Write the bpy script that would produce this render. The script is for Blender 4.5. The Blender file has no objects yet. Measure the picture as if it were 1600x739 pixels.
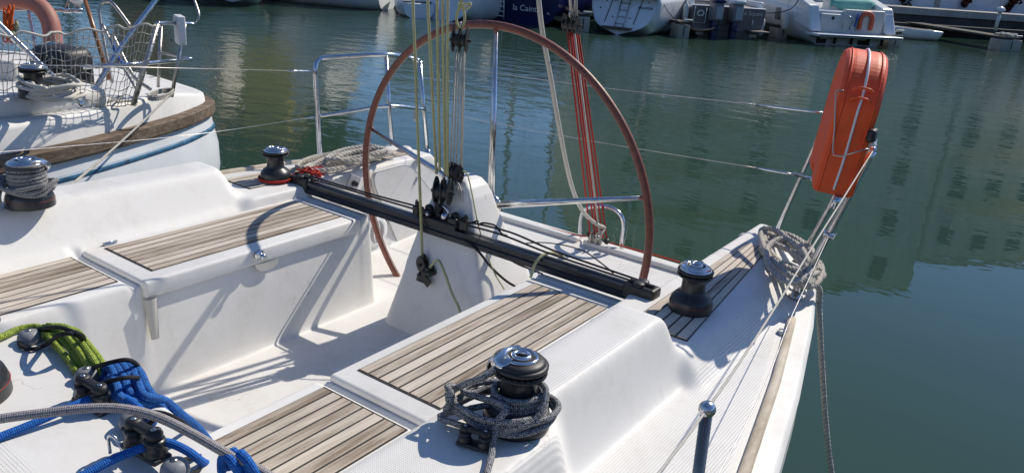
import bpy, math, random
import numpy as np
from mathutils import Vector, Matrix
random.seed(7); rng = np.random.RandomState(11)
R = math.radians
sc = bpy.context.scene
col = sc.collection
# ------------------------------------------------------------------ camera
PITCH, ROLL, YAW, FPX = 19.6, 4.3, 34.6, 1280.0
CAM = Vector((2.15, 0.0, 2.4))
_th, _ya, _ro = R(PITCH), R(YAW), R(ROLL)
FW = Vector((-math.sin(_ya)*math.cos(_th), math.cos(_ya)*math.cos(_th), -math.sin(_th)))
_r0 = Vector((math.cos(_ya), math.sin(_ya), 0)); _u0 = _r0.cross(FW)
RT = _r0*math.cos(_ro) + _u0*math.sin(_ro); UP = -_r0*math.sin(_ro) + _u0*math.cos(_ro)
cd = bpy.data.cameras.new('camera'); cam = bpy.data.objects.new('camera', cd); col.objects.link(cam)
M = Matrix((RT, UP, -FW)).transposed().to_4x4(); M.translation = CAM
cam.matrix_world = M
cd.sensor_fit = 'HORIZONTAL'; cd.sensor_width = 36.0; cd.lens = 36.0*FPX/1600
cd.clip_start = .05; cd.clip_end = 2000
sc.camera = cam
# ------------------------------------------------------------------ light
SUN_AZ, SUN_EL = 13.0, 43.0            # azimuth from +Y (aft) toward +X (port)
w = bpy.data.worlds.new('World'); sc.world = w; w.use_nodes = True
nt = w.node_tree; bg = nt.nodes['Background']
sky = nt.nodes.new('ShaderNodeTexSky'); sky.sky_type = 'NISHITA'; sky.sun_disc = False
sky.sun_elevation = R(SUN_EL); sky.sun_rotation = R(SUN_AZ); sky.air_density = .75; sky.dust_density = .05; sky.ozone_density = 5.0
nt.links.new(sky.outputs[0], bg.inputs[0]); bg.inputs[1].default_value = .142
sl = bpy.data.lights.new('sun', 'SUN'); sl.energy = 4.4; sl.angle = R(.5); sl.color = (1, .925, .80)
so = bpy.data.objects.new('sun', sl); col.objects.link(so)
sdir = Vector((math.sin(R(SUN_AZ))*math.cos(R(SUN_EL)), math.cos(R(SUN_AZ))*math.cos(R(SUN_EL)), math.sin(R(SUN_EL))))
so.rotation_euler = sdir.to_track_quat('Z', 'Y').to_euler(); so.location = (0, 0, 30)
sc.view_settings.view_transform = 'Standard'; sc.view_settings.look = 'None'
sc.view_settings.exposure = 0; sc.view_settings.gamma = 1
sc.render.engine = 'CYCLES'
try:
    sc.cycles.max_bounces = 8; sc.cycles.use_denoising = True; sc.cycles.caustics_reflective = False; sc.cycles.caustics_refractive = False
except Exception: pass
# ------------------------------------------------------------------ where things stand
def ray(x, y): return FW*FPX + RT*(x-800.0) - UP*(y-369.5)
def Z(x, y, z): d = ray(x, y); return CAM + d*((z-CAM.z)/d.z)
def Y(x, y, v): d = ray(x, y); return CAM + d*((v-CAM.y)/d.y)
def X(x, y, v): d = ray(x, y); return CAM + d*((v-CAM.x)/d.x)
def D(x, y, dist): d = ray(x, y); return CAM + d*(dist/FPX)
# ------------------------------------------------------------------ object helpers
WL = {}
def tag(o, label=None, cat=None, group=None, kind=None):
    if label: o['label'] = label
    if cat: o['category'] = cat
    if group: o['group'] = group
    if kind: o['kind'] = kind
    return o
def link(o, loc, parent=None):
    col.objects.link(o); o.location = loc; WL[o.name] = Vector(loc)
    if parent is not None:
        o.parent = parent; o.matrix_parent_inverse = Matrix.Translation(-WL[parent.name])
    return o
def thing(name, loc, label, cat, group=None):
    o = bpy.data.objects.new(name, None); o.empty_display_size = .1
    link(o, Vector(loc)); return tag(o, label, cat, group)
def frame(axis, hint=Vector((0, 0, 1))):
    a = Vector(axis).normalized()
    if abs(a.dot(hint)) > .95: hint = Vector((0, 1, 0)) if abs(a.y) < .9 else Vector((1, 0, 0))
    s = hint.cross(a).normalized(); t = a.cross(s)
    return Matrix((s, t, a)).transposed()
def smooth_path(pts, step, closed=False):
    P = [Vector(p) for p in pts]; out = []
    n = len(P); segs = n if closed else n-1
    for i in range(segs):
        if closed: a, b, c, d = P[(i-1) % n], P[i], P[(i+1) % n], P[(i+2) % n]
        else: a = P[i-1] if i else P[0]*2-P[1]; b, c = P[i], P[i+1]; d = P[i+2] if i+2 < n else P[-1]*2-P[-2]
        k = max(1, int(math.ceil((c-b).length/step)))
        for j in range(k):
            t = j/k
            out.append(.5*((2*b) + (c-a)*t + (2*a-5*b+4*c-d)*t*t + (3*b-a-3*c+d)*t**3))
    if not closed: out.append(P[-1])
    return out
def frames(P, closed=False):
    n = len(P); T = []
    for i in range(n):
        a = P[i-1] if (i or closed) else P[i]; b = P[(i+1) % n] if (i < n-1 or closed) else P[i]
        t = (b-a); T.append(t.normalized() if t.length > 1e-9 else Vector((0, 0, 1)))
    s = frame(T[0]).col[0].copy(); F = []
    for t in T:
        s = (s - t*s.dot(t)); s = s.normalized() if s.length > 1e-6 else frame(t).col[0].copy()
        F.append((s.copy(), t.cross(s), t))
    return F
class MB:
    def __init__(s): s.v = []; s.f = []; s.sm = []; s.uv = []; s.r = []
    def add(s, V, Fs, smooth=True, uv=None, rnd=0.0):
        b = len(s.v); s.v += [tuple(v) for v in V]; s.r += [rnd]*len(V)
        s.uv += uv if uv else [(0, 0)]*len(V)
        for f in Fs: s.f.append(tuple(i+b for i in f)); s.sm.append(smooth)
        return s
    def box(s, c, size, rot=None, rnd=0.0, taper=(1, 1)):
        hx, hy, hz = [q/2 for q in size]; c = Vector(c); V = []
        for z in (-1, 1):
            kx, ky = taper if z > 0 else (1, 1)
            for x, y in ((-1, -1), (1, -1), (1, 1), (-1, 1)):
                p = Vector((x*hx*kx, y*hy*ky, z*hz)); V.append((rot @ p if rot else p) + c)
        return s.add(V, [(3, 2, 1, 0), (4, 5, 6, 7), (0, 1, 5, 4), (1, 2, 6, 5), (2, 3, 7, 6), (3, 0, 4, 7)], False, rnd=rnd)
    def rbox(s, c, size, b=.01, rot=None, n=3, rnd=0.0):
        """box with rounded edges (superellipse-ish: corner spheres joined)"""
        hx, hy, hz = [q/2 for q in size]; b = min(b, hx*.98, hy*.98, hz*.98); c = Vector(c)
        # latitude rings
        ring = []
        for q, (sx, sy) in enumerate(((1, 1), (-1, 1), (-1, -1), (1, -1))):
            for k in range(n+1):
                a = math.pi/2*(q + k/n); ring.append((sx*(hx-b), sy*(hy-b), math.cos(a), math.sin(a)))
        V = []; m = len(ring); lat = []
        for k in range(n+1): lat.append((-(hz-b), -math.cos(math.pi/2*k/n), math.sin(math.pi/2*k/n)))
        for k in range(n+1): lat.append(((hz-b), math.sin(math.pi/2*k/n), math.cos(math.pi/2*k/n)))
        for (z0, dz, rr) in lat:
            for (x0, y0, cx, cy) in ring:
                p = Vector((x0+b*rr*cx, y0+b*rr*cy, z0+b*dz)); V.append((rot @ p if rot else p)+c)
        Fs = []
        for i in range(len(lat)-1):
            for j in range(m): Fs.append((i*m+j, i*m+(j+1) % m, (i+1)*m+(j+1) % m, (i+1)*m+j))
        Fs.append(tuple(range(m-1, -1, -1))); Fs.append(tuple((len(lat)-1)*m+j for j in range(m)))
        return s.add(V, Fs, True, rnd=rnd)
    def tube(s, P, r, seg=8, closed=False, caps=True, vscale=1.0):
        P = [Vector(p) for p in P]; F = frames(P, closed); V = []; U = []; n = len(P); L = 0
        for i, p in enumerate(P):
            if i: L += (p-P[i-1]).length
            rr = r[i] if isinstance(r, (list, tuple)) else (r(i/(n-1)) if callable(r) else r)
            for k in range(seg):
                a = 2*math.pi*k/seg; V.append(p + F[i][0]*(rr*math.cos(a)) + F[i][1]*(rr*math.sin(a))); U.append((k/seg, L))
        Fs = []
        for i in range(n if closed else n-1):
            j = (i+1) % n
            for k in range(seg): Fs.append((i*seg+k, i*seg+(k+1) % seg, j*seg+(k+1) % seg, j*seg+k))
        if caps and not closed: Fs.append(tuple(range(seg-1, -1, -1))); Fs.append(tuple((n-1)*seg+k for k in range(seg)))
        return s.add(V, Fs, True, U)
    def rod(s, a, b, r, seg=10, r2=None):
        return s.tube([a, b], [r, r if r2 is None else r2], seg)
    def lathe(s, prof, c, axis=(0, 0, 1), seg=32, arc=None, hint=None):
        m = frame(axis, hint or Vector((0, 0, 1))); c = Vector(c); V = []; n = len(prof)
        for k in range(seg):
            a = 2*math.pi*k/seg
            for (r, z) in prof: V.append(m @ Vector((r*math.cos(a), r*math.sin(a), z)) + c)
        Fs = []
        for k in range(seg):
            j = (k+1) % seg
            for i in range(n-1): Fs.append((k*n+i, j*n+i, j*n+i+1, k*n+i+1))
        return s.add(V, Fs, True)
    def ball(s, c, r, seg=16, sc3=(1, 1, 1), rot=None):
        pr = [(math.sin(math.pi*k/(seg//2)), -math.cos(math.pi*k/(seg//2))) for k in range(seg//2+1)]
        V = []; c = Vector(c); n = len(pr)
        for k in range(seg):
            a = 2*math.pi*k/seg
            for (q, z) in pr:
                p = Vector((q*math.cos(a)*r*sc3[0], q*math.sin(a)*r*sc3[1], z*r*sc3[2])); V.append((rot @ p if rot else p)+c)
        Fs = [(k*n+i, ((k+1) % seg)*n+i, ((k+1) % seg)*n+i+1, k*n+i+1) for k in range(seg) for i in range(n-1)]
        return s.add(V, Fs, True)
    def prism(s, poly, d, smooth=False, rnd=0.0):
        """poly: list of world points, d: extrusion vector"""
        P = [Vector(p) for p in poly]; d = Vector(d); n = len(P)
        nrm = Vector((0, 0, 0))
        for i in range(n): nrm += P[i].cross(P[(i+1) % n])
        if nrm.dot(d) > 0: P = P[::-1]
        V = P + [p+d for p in P]
        Fs = [tuple(range(n)), tuple(range(2*n-1, n-1, -1))] + [((i+1) % n, i, n+i, n+(i+1) % n) for i in range(n)]
        return s.add(V, Fs, smooth, rnd=rnd)
    def quad(s, a, b, c, d, smooth=False, rnd=0.0): return s.add([a, b, c, d], [(0, 1, 2, 3)], smooth, rnd=rnd)
    def build(s, name, mat, parent=None, bevel=None, wn=False):
        V = np.array(s.v, dtype=float); lo, hi = V.min(0), V.max(0); c = Vector(((lo[0]+hi[0])/2, (lo[1]+hi[1])/2, lo[2]))
        me = bpy.data.meshes.new(name)
        me.from_pydata([(v[0]-c.x, v[1]-c.y, v[2]-c.z) for v in s.v], [], s.f)
        me.polygons.foreach_set('use_smooth', s.sm)
        ul = me.uv_layers.new(name='UVMap'); li = np.zeros(len(me.loops), dtype=np.int32); me.loops.foreach_get('vertex_index', li)
        ul.data.foreach_set('uv', np.array(s.uv, dtype=np.float32)[li].ravel())
        at = me.attributes.new('rnd', 'FLOAT', 'POINT'); at.data.foreach_set('value', np.array(s.r, dtype=np.float32))
        me.materials.append(mat); me.update()
        o = bpy.data.objects.new(name, me); link(o, c, parent)
        if bevel:
            b = o.modifiers.new('Bevel', 'BEVEL'); b.width = bevel; b.segments = 2; b.limit_method = 'ANGLE'; b.angle_limit = R(40)
        return o
# ------------------------------------------------------------------ materials
def newmat(name):
    m = bpy.data.materials.new(name); m.use_nodes = True; n = m.node_tree
    return m, n, n.nodes['Principled BSDF']
def N(n, t, **k):
    x = n.nodes.new(t)
    for a, b in k.items(): setattr(x, a, b)
    return x
def ramp(n, fac, stops):
    r = N(n, 'ShaderNodeValToRGB'); e = r.color_ramp.elements
    e[0].position, e[0].color = stops[0][0], (*stops[0][1], 1)
    e[1].position, e[1].color = stops[-1][0], (*stops[-1][1], 1)
    for p, c in stops[1:-1]: q = e.new(p); q.color = (*c, 1)
    n.links.new(fac, r.inputs[0]); return r.outputs[0]
def noise(n, vec, scale, detail=3, rough=.55, dist=0):
    t = N(n, 'ShaderNodeTexNoise'); t.inputs['Scale'].default_value = scale; t.inputs['Detail'].default_value = detail
    t.inputs['Roughness'].default_value = rough; t.inputs['Distortion'].default_value = dist
    if vec is not None: n.links.new(vec, t.inputs['Vector'])
    return t.outputs['Fac']
def mapping(n, vec, scale, rot=(0, 0, 0)):
    m = N(n, 'ShaderNodeMapping'); m.inputs['Scale'].default_value = scale; m.inputs['Rotation'].default_value = rot
    n.links.new(vec, m.inputs['Vector']); return m.outputs[0]
def math_(n, op, a, b=None, c=None):
    m = N(n, 'ShaderNodeMath', operation=op)
    for i, v in enumerate((a, b, c)):
        if v is None: continue
        if isinstance(v, (int, float)): m.inputs[i].default_value = v
        else: n.links.new(v, m.inputs[i])
    return m.outputs[0]
def bump(n, h, strength, dist, prev=None):
    b = N(n, 'ShaderNodeBump'); b.inputs['Strength'].default_value = strength; b.inputs['Distance'].default_value = dist
    n.links.new(h, b.inputs['Height'])
    if prev: n.links.new(prev, b.inputs['Normal'])
    return b.outputs[0]
def simple(name, c, rough=.5, metal=0, var=.12, scale=25, bmp=0.0, spec=.5, coat=0):
    m, n, p = newmat(name); tc = N(n, 'ShaderNodeTexCoord').outputs['Object']
    f = noise(n, tc, scale, 4)
    lo = tuple(max(0, x*(1-var)) for x in c); hi = tuple(min(1, x*(1+var)) for x in c)
    n.links.new(ramp(n, f, [(.3, lo), (.7, hi)]), p.inputs['Base Color'])
    r = math_(n, 'MULTIPLY_ADD', f, .16, rough-.08); n.links.new(r, p.inputs['Roughness'])
    p.inputs['Metallic'].default_value = metal; p.inputs['Specular IOR Level'].default_value = spec
    p.inputs['Coat Weight'].default_value = coat
    if bmp: n.links.new(bump(n, noise(n, tc, scale*4, 3), bmp, .002), p.inputs['Normal'])
    return m
MT = {}
def gelcoat(name, c=(.79, .775, .745), nonskid=True):
    m, n, p = newmat(name); g = N(n, 'ShaderNodeNewGeometry').outputs['Position']
    big = noise(n, g, 1.7, 4); fine = noise(n, g, 14, 5)
    base = ramp(n, big, [(.3, tuple(x*.955 for x in c)), (.7, c)])
    # scuffs: short thin dark scratches
    v = N(n, 'ShaderNodeTexWave'); v.inputs['Scale'].default_value = 3.1; v.inputs['Distortion'].default_value = 14; v.inputs['Detail'].default_value = 4; v.inputs['Detail Scale'].default_value = 2.2
    n.links.new(g, v.inputs['Vector'])
    line = math_(n, 'LESS_THAN', v.outputs['Fac'], .0045)
    gate = math_(n, 'GREATER_THAN', noise(n, g, 3.3, 2), .62)
    sc_ = math_(n, 'MULTIPLY', math_(n, 'MULTIPLY', line, gate), .5)
    mx = N(n, 'ShaderNodeMix', data_type='RGBA'); n.links.new(sc_, mx.inputs[0]); n.links.new(base, mx.inputs[6]); mx.inputs[7].default_value = (.33, .31, .28, 1)
    # faint yellow-grey weathering
    dirt = math_(n, 'MULTIPLY', ramp_fac(n, noise(n, g, 4.5, 8, .78), .48, .70), .38)
    m2 = N(n, 'ShaderNodeMix', data_type='RGBA'); n.links.new(dirt, m2.inputs[0]); n.links.new(mx.outputs[2], m2.inputs[6]); m2.inputs[7].default_value = (.52, .49, .42, 1)
    colr = m2.outputs[2]; nrm = None
    if nonskid:
        sep = N(n, 'ShaderNodeSeparateXYZ'); n.links.new(g, sep.inputs[0])
        a = N(n, 'ShaderNodeAttribute'); a.attribute_name = 'ribs'
        b = N(n, 'ShaderNodeAttribute'); b.attribute_name = 'dots'
        rib = math_(n, 'SINE', math_(n, 'MULTIPLY', sep.outputs[0], 2*math.pi/.0085))
        rib = math_(n, 'MULTIPLY', math_(n, 'MULTIPLY_ADD', rib, .5, .5), a.outputs['Fac'])
        dx = math_(n, 'SINE', math_(n, 'MULTIPLY', math_(n, 'ADD', sep.outputs[0], sep.outputs[1]), 2*math.pi/.0125))
        dy = math_(n, 'SINE', math_(n, 'MULTIPLY', math_(n, 'SUBTRACT', sep.outputs[0], sep.outputs[1]), 2*math.pi/.0125))
        dd = math_(n, 'MULTIPLY', ramp_fac(n, math_(n, 'MULTIPLY', dx, dy), .25, .7), b.outputs['Fac'])
        hh = math_(n, 'ADD', rib, dd)
        m3 = N(n, 'ShaderNodeMix', data_type='RGBA'); n.links.new(math_(n, 'MULTIPLY', hh, .19), m3.inputs[0]); n.links.new(colr, m3.inputs[6]); m3.inputs[7].default_value = (.42, .41, .40, 1)
        colr = m3.outputs[2]; nrm = bump(n, hh, .5, .0014)
    n.links.new(colr, p.inputs['Base Color'])
    nrm = bump(n, fine, .06, .004, nrm); n.links.new(nrm, p.inputs['Normal'])
    n.links.new(math_(n, 'MULTIPLY_ADD', fine, .2, .42), p.inputs['Roughness']); p.inputs['Specular IOR Level'].default_value = .32
    return m
def ramp_fac(n, f, lo, hi):
    r = N(n, 'ShaderNodeMapRange'); n.links.new(f, r.inputs[0]); r.inputs[1].default_value = lo; r.inputs[2].default_value = hi; return r.outputs[0]
MT['gel'] = gelcoat('weathered gelcoat'); MT['gelshade'] = gelcoat('shade toned gelcoat', (.50, .49, .45), False); MT['gel2'] = gelcoat('old gelcoat', (.78, .765, .735), False)  # gelshade: darker tone stands in for the shade inside recesses
def teakmat(name, axis='y', lo=(.20, .145, .10), hi=(.50, .42, .34), soft=False):
    m, n, p = newmat(name); g = N(n, 'ShaderNodeNewGeometry').outputs['Position']
    s = (14, 4, 14) if soft else (55, 3.0, 55)
    at = N(n, 'ShaderNodeAttribute'); at.attribute_name = 'rnd'
    add = N(n, 'ShaderNodeVectorMath', operation='ADD'); n.links.new(g, add.inputs[0])
    cb = N(n, 'ShaderNodeCombineXYZ'); n.links.new(math_(n, 'MULTIPLY', at.outputs['Fac'], 7.3), cb.inputs[1]); n.links.new(cb.outputs[0], add.inputs[1])
    grain = noise(n, mapping(n, add.outputs[0], s), 1.0, 7, .68, .4); patch = noise(n, mapping(n, add.outputs[0], (9, 1.8, 9)), 1, 4, .6)
    fine = noise(n, mapping(n, add.outputs[0], (90, 30, 90) if soft else (420, 16, 420)), 1, 3, .6)
    f = math_(n, 'MULTIPLY_ADD', grain, .55, math_(n, 'MULTIPLY', patch, .3)); f = math_(n, 'MULTIPLY_ADD', at.outputs['Fac'], .20, f); f = math_(n, 'MULTIPLY_ADD', fine, .14, f)
    mid = tuple((a+b)/2 for a, b in zip(lo, hi)); knots = 0
    n.links.new(ramp(n, f, [(.35, tuple(x*.5 for x in lo)), (.44, lo), (.53, mid), (.66, hi)]), p.inputs['Base Color'])
    p.inputs['Roughness'].default_value = .8; p.inputs['Specular IOR Level'].default_value = .25
    n.links.new(bump(n, f, .6, .0025), p.inputs['Normal'])
    return m
MT['teak'] = teakmat('weathered teak', 'y', (.25, .195, .145), (.64, .565, .48)); MT['teak_pale'] = teakmat('bleached teak', 'y', (.46, .39, .30), (.70, .62, .51), True); MT['teak_dark'] = teakmat('weathered rail teak', 'y', (.11, .078, .055), (.27, .21, .16))
MT['varnish'] = simple('varnished wood', (.30, .13, .05), .3, var=.3)
MT['caulk'] = simple('black caulk', (.028, .026, .026), .75)
def steel(name, c=(.72, .73, .75), rough=.14):
    m, n, p = newmat(name); g = N(n, 'ShaderNodeNewGeometry').outputs['Position']
    f = noise(n, g, 40, 5); n.links.new(ramp(n, f, [(.35, tuple(x*.8 for x in c)), (.6, c)]), p.inputs['Base Color'])
    p.inputs['Metallic'].default_value = 1; n.links.new(math_(n, 'MULTIPLY_ADD', f, .22, rough-.08), p.inputs['Roughness']); return m
MT['steel'] = steel('polished stainless steel'); MT['steel_dull'] = steel('dull stainless steel', (.5, .48, .45), .34)
MT['steel_dark'] = steel('reflection browned steel', (.30, .265, .23), .22); MT['wire'] = steel('twisted steel wire', (.62, .58, .56), .38)  # steel_dark: dark brown reflections painted into the stanchion's base colour
MT['blackal'] = simple('black anodised alloy', (.022, .023, .027), .34, var=.3, scale=60, bmp=.1)
MT['track'] = simple('black anodised track', (.016, .018, .026), .30, var=.25, scale=30)
MT['plastic'] = simple('black plastic', (.02, .02, .022), .48, var=.25, scale=80, bmp=.12)
MT['greyplastic'] = simple('grey plastic dome', (.22, .23, .25), .5, var=.12, scale=90, bmp=.2)
MT['lightplastic'] = simple('light grey plastic', (.36, .37, .40), .45)
MT['redline'] = simple('red stripe', (.32, .025, .02), .5)
MT['leather'] = simple('brown leather cover', (.19, .060, .043), .46, var=.22, scale=45, bmp=.35)
MT['orange'] = simple('orange vinyl', (.86, .10, .02), .48, var=.10, scale=12, bmp=.3)
MT['salmon'] = simple('sun faded salmon foam', (.38, .155, .12), .6, var=.15, scale=10)
MT['white'] = simple('white paint', (.78, .78, .77), .4, var=.04, scale=6)
MT['offwhite'] = simple('off white plastic', (.62, .61, .58), .5, var=.08)
MT['bone'] = simple('white hull paint', (.72, .74, .76), .25, var=.06, scale=3)
MT['navy'] = simple('navy blue hull paint', (.012, .018, .085), .2, var=.15, scale=3)
MT['bluestripe'] = simple('faded blue stripe', (.035, .13, .24), .45, var=.5, scale=18)
MT['dark'] = simple('dark opening', (.012, .012, .014), .7)
MT['glass'] = simple('tinted glass', (.02, .03, .035), .08, var=.1)
MT['cover'] = simple('grey canvas', (.30, .31, .33), .8, var=.15, scale=8)
MT['bluecloth'] = simple('blue cloth', (.04, .10, .38), .8, var=.25)
MT['skyplastic'] = simple('light blue tape', (.06, .30, .55), .55)
MT['tealcloth'] = simple('teal towel', (.16, .42, .38), .9, var=.12)
MT['antifoul'] = simple('dark antifouling', (.03, .025, .04), .7, var=.4)
MT['greyhull'] = simple('grey brown hull', (.16, .14, .14), .5)
MT['engine'] = simple('grey cowling', (.16, .17, .19), .35)
def rope_mat(name, c1, c2, nu=6.0, pitch=.0075, strength=.45, sharp=.22, base2=None, flecks=False):
    """braided cover: diagonal diamonds in (u around, v along) tube coordinates"""
    m, n, p = newmat(name); uv = N(n, 'ShaderNodeUVMap'); sp = N(n, 'ShaderNodeSeparateXYZ'); n.links.new(uv.outputs[0], sp.inputs[0])
    u, v = sp.outputs[0], math_(n, 'DIVIDE', sp.outputs[1], pitch)
    a = math_(n, 'SINE', math_(n, 'MULTIPLY', math_(n, 'MULTIPLY_ADD', u, nu, v), 2*math.pi))
    b = math_(n, 'SINE', math_(n, 'MULTIPLY', math_(n, 'MULTIPLY_ADD', u, nu, math_(n, 'MULTIPLY', v, -1)), 2*math.pi))
    h = math_(n, 'MULTIPLY', a, b)
    g = N(n, 'ShaderNodeNewGeometry').outputs['Position']
    f = math_(n, 'MULTIPLY_ADD', noise(n, g, 300 if flecks else 210, 2), .9 if flecks else .6, math_(n, 'MULTIPLY_ADD', h, .26 if not flecks else .16, 0.0))
    k = .45 if flecks else .30
    n.links.new(ramp(n, f, [(k-sharp, c1), (k+sharp, c2)]), p.inputs['Base Color'])
    p.inputs['Roughness'].default_value = .75; p.inputs['Specular IOR Level'].default_value = .3
    n.links.new(bump(n, h, strength, .0012), p.inputs['Normal']); return m
MT['rope_blue'] = rope_mat('blue braided rope', (.004, .028, .17), (.02, .20, .68))
MT['rope_navy'] = rope_mat('dark blue flecked rope', (.004, .018, .11), (.03, .20, .62), flecks=True)
MT['rope_green'] = rope_mat('lime braided rope', (.035, .07, .012), (.46, .57, .09), flecks=True, sharp=.13)
MT['rope_speckle'] = rope_mat('black and white flecked rope', (.012, .012, .016), (.42, .42, .44), flecks=True, sharp=.07)
MT['rope_grey'] = rope_mat('grey flecked rope', (.07, .07, .075), (.36, .36, .36), flecks=True, sharp=.1)
MT['rope_lilac'] = rope_mat('pale grey braided rope', (.14, .13, .14), (.45, .42, .42))
MT['rope_yellow'] = rope_mat('pale yellow line', (.27, .27, .13), (.62, .62, .36), strength=.3)
MT['rope_white'] = rope_mat('white line', (.40, .37, .32), (.74, .71, .64), strength=.3)
MT['rope_red'] = rope_mat('red line', (.26, .015, .01), (.60, .05, .035), strength=.3)
MT['rope_black'] = rope_mat('black shock cord', (.006, .006, .008), (.03, .03, .035), strength=.4)
MT['rope_laid'] = simple('grey laid rope', (.47, .44, .39), .85, var=.25, scale=60, bmp=.6)
MT['rope_net'] = simple('grey net twine', (.50, .47, .42), .85, var=.15, scale=60)
MT['rope_orange'] = rope_mat('orange line', (.45, .06, .01), (.8, .14, .02))
def rope(name, pts, r, mat, label=None, cat='rope', parent=None, group=None, seg=8, step=None, closed=False, straight=False):
    P = [Vector(p) for p in pts] if straight else smooth_path(pts, step or max(r*1.6, .008), closed)
    mb = MB().tube(P, r, seg, closed); o = mb.build(name, MT[mat] if isinstance(mat, str) else mat, parent)
    if parent is None: tag(o, label, cat, group)
    return o
def laid(mb, pts, r, pitch=None, seg=6, step=None):
    """three twisted strands"""
    pitch = pitch or r*6.5; P = smooth_path(pts, step or pitch/9); F = frames(P); L = 0
    S = [[], [], []]
    for i, p in enumerate(P):
        if i: L += (p-P[i-1]).length
        for k in range(3):
            a = 2*math.pi*(L/pitch+k/3); S[k].append(p + F[i][0]*(r*.5*math.cos(a)) + F[i][1]*(r*.5*math.sin(a)))
    for k in range(3): mb.tube(S[k], r*.56, seg)
    return mb
def text_obj(name, body, mat, parent, origin, right, up, size, depth=.002, label=None, bold=0):
    cu = bpy.data.curves.new(name, 'FONT'); cu.body = body; cu.size = size; cu.extrude = depth; cu.align_x = 'CENTER'; cu.align_y = 'CENTER'; cu.offset = bold
    t = bpy.data.objects.new('tmp_text', cu); col.objects.link(t); dg = bpy.context.evaluated_depsgraph_get(); dg.update()
    me = bpy.data.meshes.new_from_object(t.evaluated_get(dg)); bpy.data.objects.remove(t)
    r = Vector(right).normalized(); u = Vector(up).normalized(); u = (u - r*u.dot(r)).normalized(); nn = r.cross(u)
    m = Matrix((r, u, nn)).transposed().to_4x4(); me.transform(m); me.materials.clear(); me.materials.append(mat)
    o = bpy.data.objects.new(name, me); link(o, Vector(origin), parent); return o
# ------------------------------------------------------------------ the yacht: moulded deck as a fine height grid
def sst(a, b, t):
    t = np.clip((t-a)/(b-a), 0, 1); return t*t*(3-2*t)
def lin(a, b, t): return np.clip((t-a)/(b-a), 0, 1)
BP_Y = [-2.0, .0, 1.0, 1.9, 2.5, 3.1, 3.6, 4.1]; BP_X = [1.98, 1.95, 1.86, 1.725, 1.61, 1.475, 1.34, 1.14]
BS_X = [1.86, 1.84, 1.80, 1.76, 1.71, 1.63, 1.50, 1.28]
SHEER = 1.09
def Bp(y): return np.interp(y, BP_Y, BP_X)
def Bs(y): return np.interp(y, BP_Y, BS_X)
def hdeck(x, y):
    u = np.abs(x); B = np.where(x > 0, Bp(y), Bs(y)); e = B-u
    deck = SHEER + .02*lin(0, .12, e)
    sole = .70 + .08*lin(2.8, 4.0, y)
    # coaming
    xc = 1.335 - .105*sst(1.42, 1.60, y)
    cr = np.interp(u.ravel(), [0, .90, .94, 1.05, 1.075, 1.5], [1.15, 1.15, 1.17, 1.322, 1.332, 1.332]).reshape(u.shape)
    out = deck + (1.332-deck)*(1-lin(0, .065, u-xc))
    coam = np.where(u < xc, cr, out)
    # raised side deck aft
    xo = np.minimum(1.27, B-.22)
    pad = deck + (1.20-deck)*(1-lin(0, .10, u-xo))
    k = sst(2.215, 2.305, y)
    side = coam*(1-k) + pad*k
    side = np.maximum(side, deck)
    seat = np.where(y < 2.65, 1.15, sole)
    lid = (y > 1.488) & (y < 2.572); seat = np.where(lid & (u < .90), 1.085, seat)
    edge = .435 + .05*lin(.70, 1.08, 1.0)
    inner = np.where(u < .475, sole, seat)
    # drain notches in the seat front
    bound = np.where(y < 2.65, .90, .93)
    h = np.where(u < bound, inner, side)
    # shallow gutter between lid and fixed seat
    g = (np.abs(y-1.462) < .012) & (u > .475) & (u < .92); h = np.where(g, 1.118, h)
    # transom: side decks slope down and aft
    drop = np.where(x > 0, 1.20 - (y-3.86)*1.7, 1.20 - (y-3.60)*1.03)
    h = np.where((u >= bound), np.minimum(h, np.maximum(drop, .2)), h)
    # cabin top beside the companionway
    ct = (y < .80) & (u < 1.17) & (u > .27)
    roof = 1.50 - .035*lin(.75, 1.1, u)
    h = np.where(ct, roof, h)
    h = np.where((y < .80) & (u <= .27), .95, h)
    return h
def blur(a, s, ax):
    n = int(s*3+1); k = np.exp(-.5*(np.arange(-n, n+1)/s)**2); k /= k.sum()
    return np.apply_along_axis(lambda v: np.convolve(np.pad(v, n, mode='edge'), k, 'valid'), ax, a)
DX = .006
gx = np.arange(-2.1, 2.1, DX); gy = np.arange(.1, 4.2, DX); GX, GY = np.meshgrid(gx, gy)
H0 = hdeck(GX, GY)
H1 = blur(blur(H0, 1.6, 0), 1.6, 1); H2 = blur(blur(H0, 2.4, 0), 2.4, 1)
soft = ((np.abs(GX) > .94)).astype(float)*((GY > .9)).astype(float); soft = np.maximum(soft, (H0 < .80)*.0)
soft = blur(blur(soft, 4, 0), 4, 1)
HH = H1*(1-soft) + H2*soft
def hs(x, y):
    fx = np.clip((np.asarray(x)+2.1)/DX, 0, len(gx)-1.001); fy = np.clip((np.asarray(y)-.1)/DX, 0, len(gy)-1.001)
    i, j = fx.astype(int), fy.astype(int); a, b = fx-i, fy-j
    return HH[j, i]*(1-a)*(1-b)+HH[j, i+1]*a*(1-b)+HH[j+1, i]*(1-a)*b+HH[j+1, i+1]*a*b
def hz(x, y): return float(hs(np.array([x]), np.array([y]))[0])
yacht = thing('sailing_yacht', (0, 2, 0), 'white cruiser racer yacht with teak seats, big brown wheel and black traveller, filling the foreground', 'sailing yacht')
NXC = 640
ys = np.arange(.15, 4.08, .0065); ns = len(ys)
S = np.linspace(-1, 1, NXC)
XX = np.where(S[None, :] < 0, S[None, :]*Bs(ys)[:, None], S[None, :]*Bp(ys)[:, None]); YY = np.repeat(ys[:, None], NXC, 1)
ZZ = hs(XX, YY)
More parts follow.
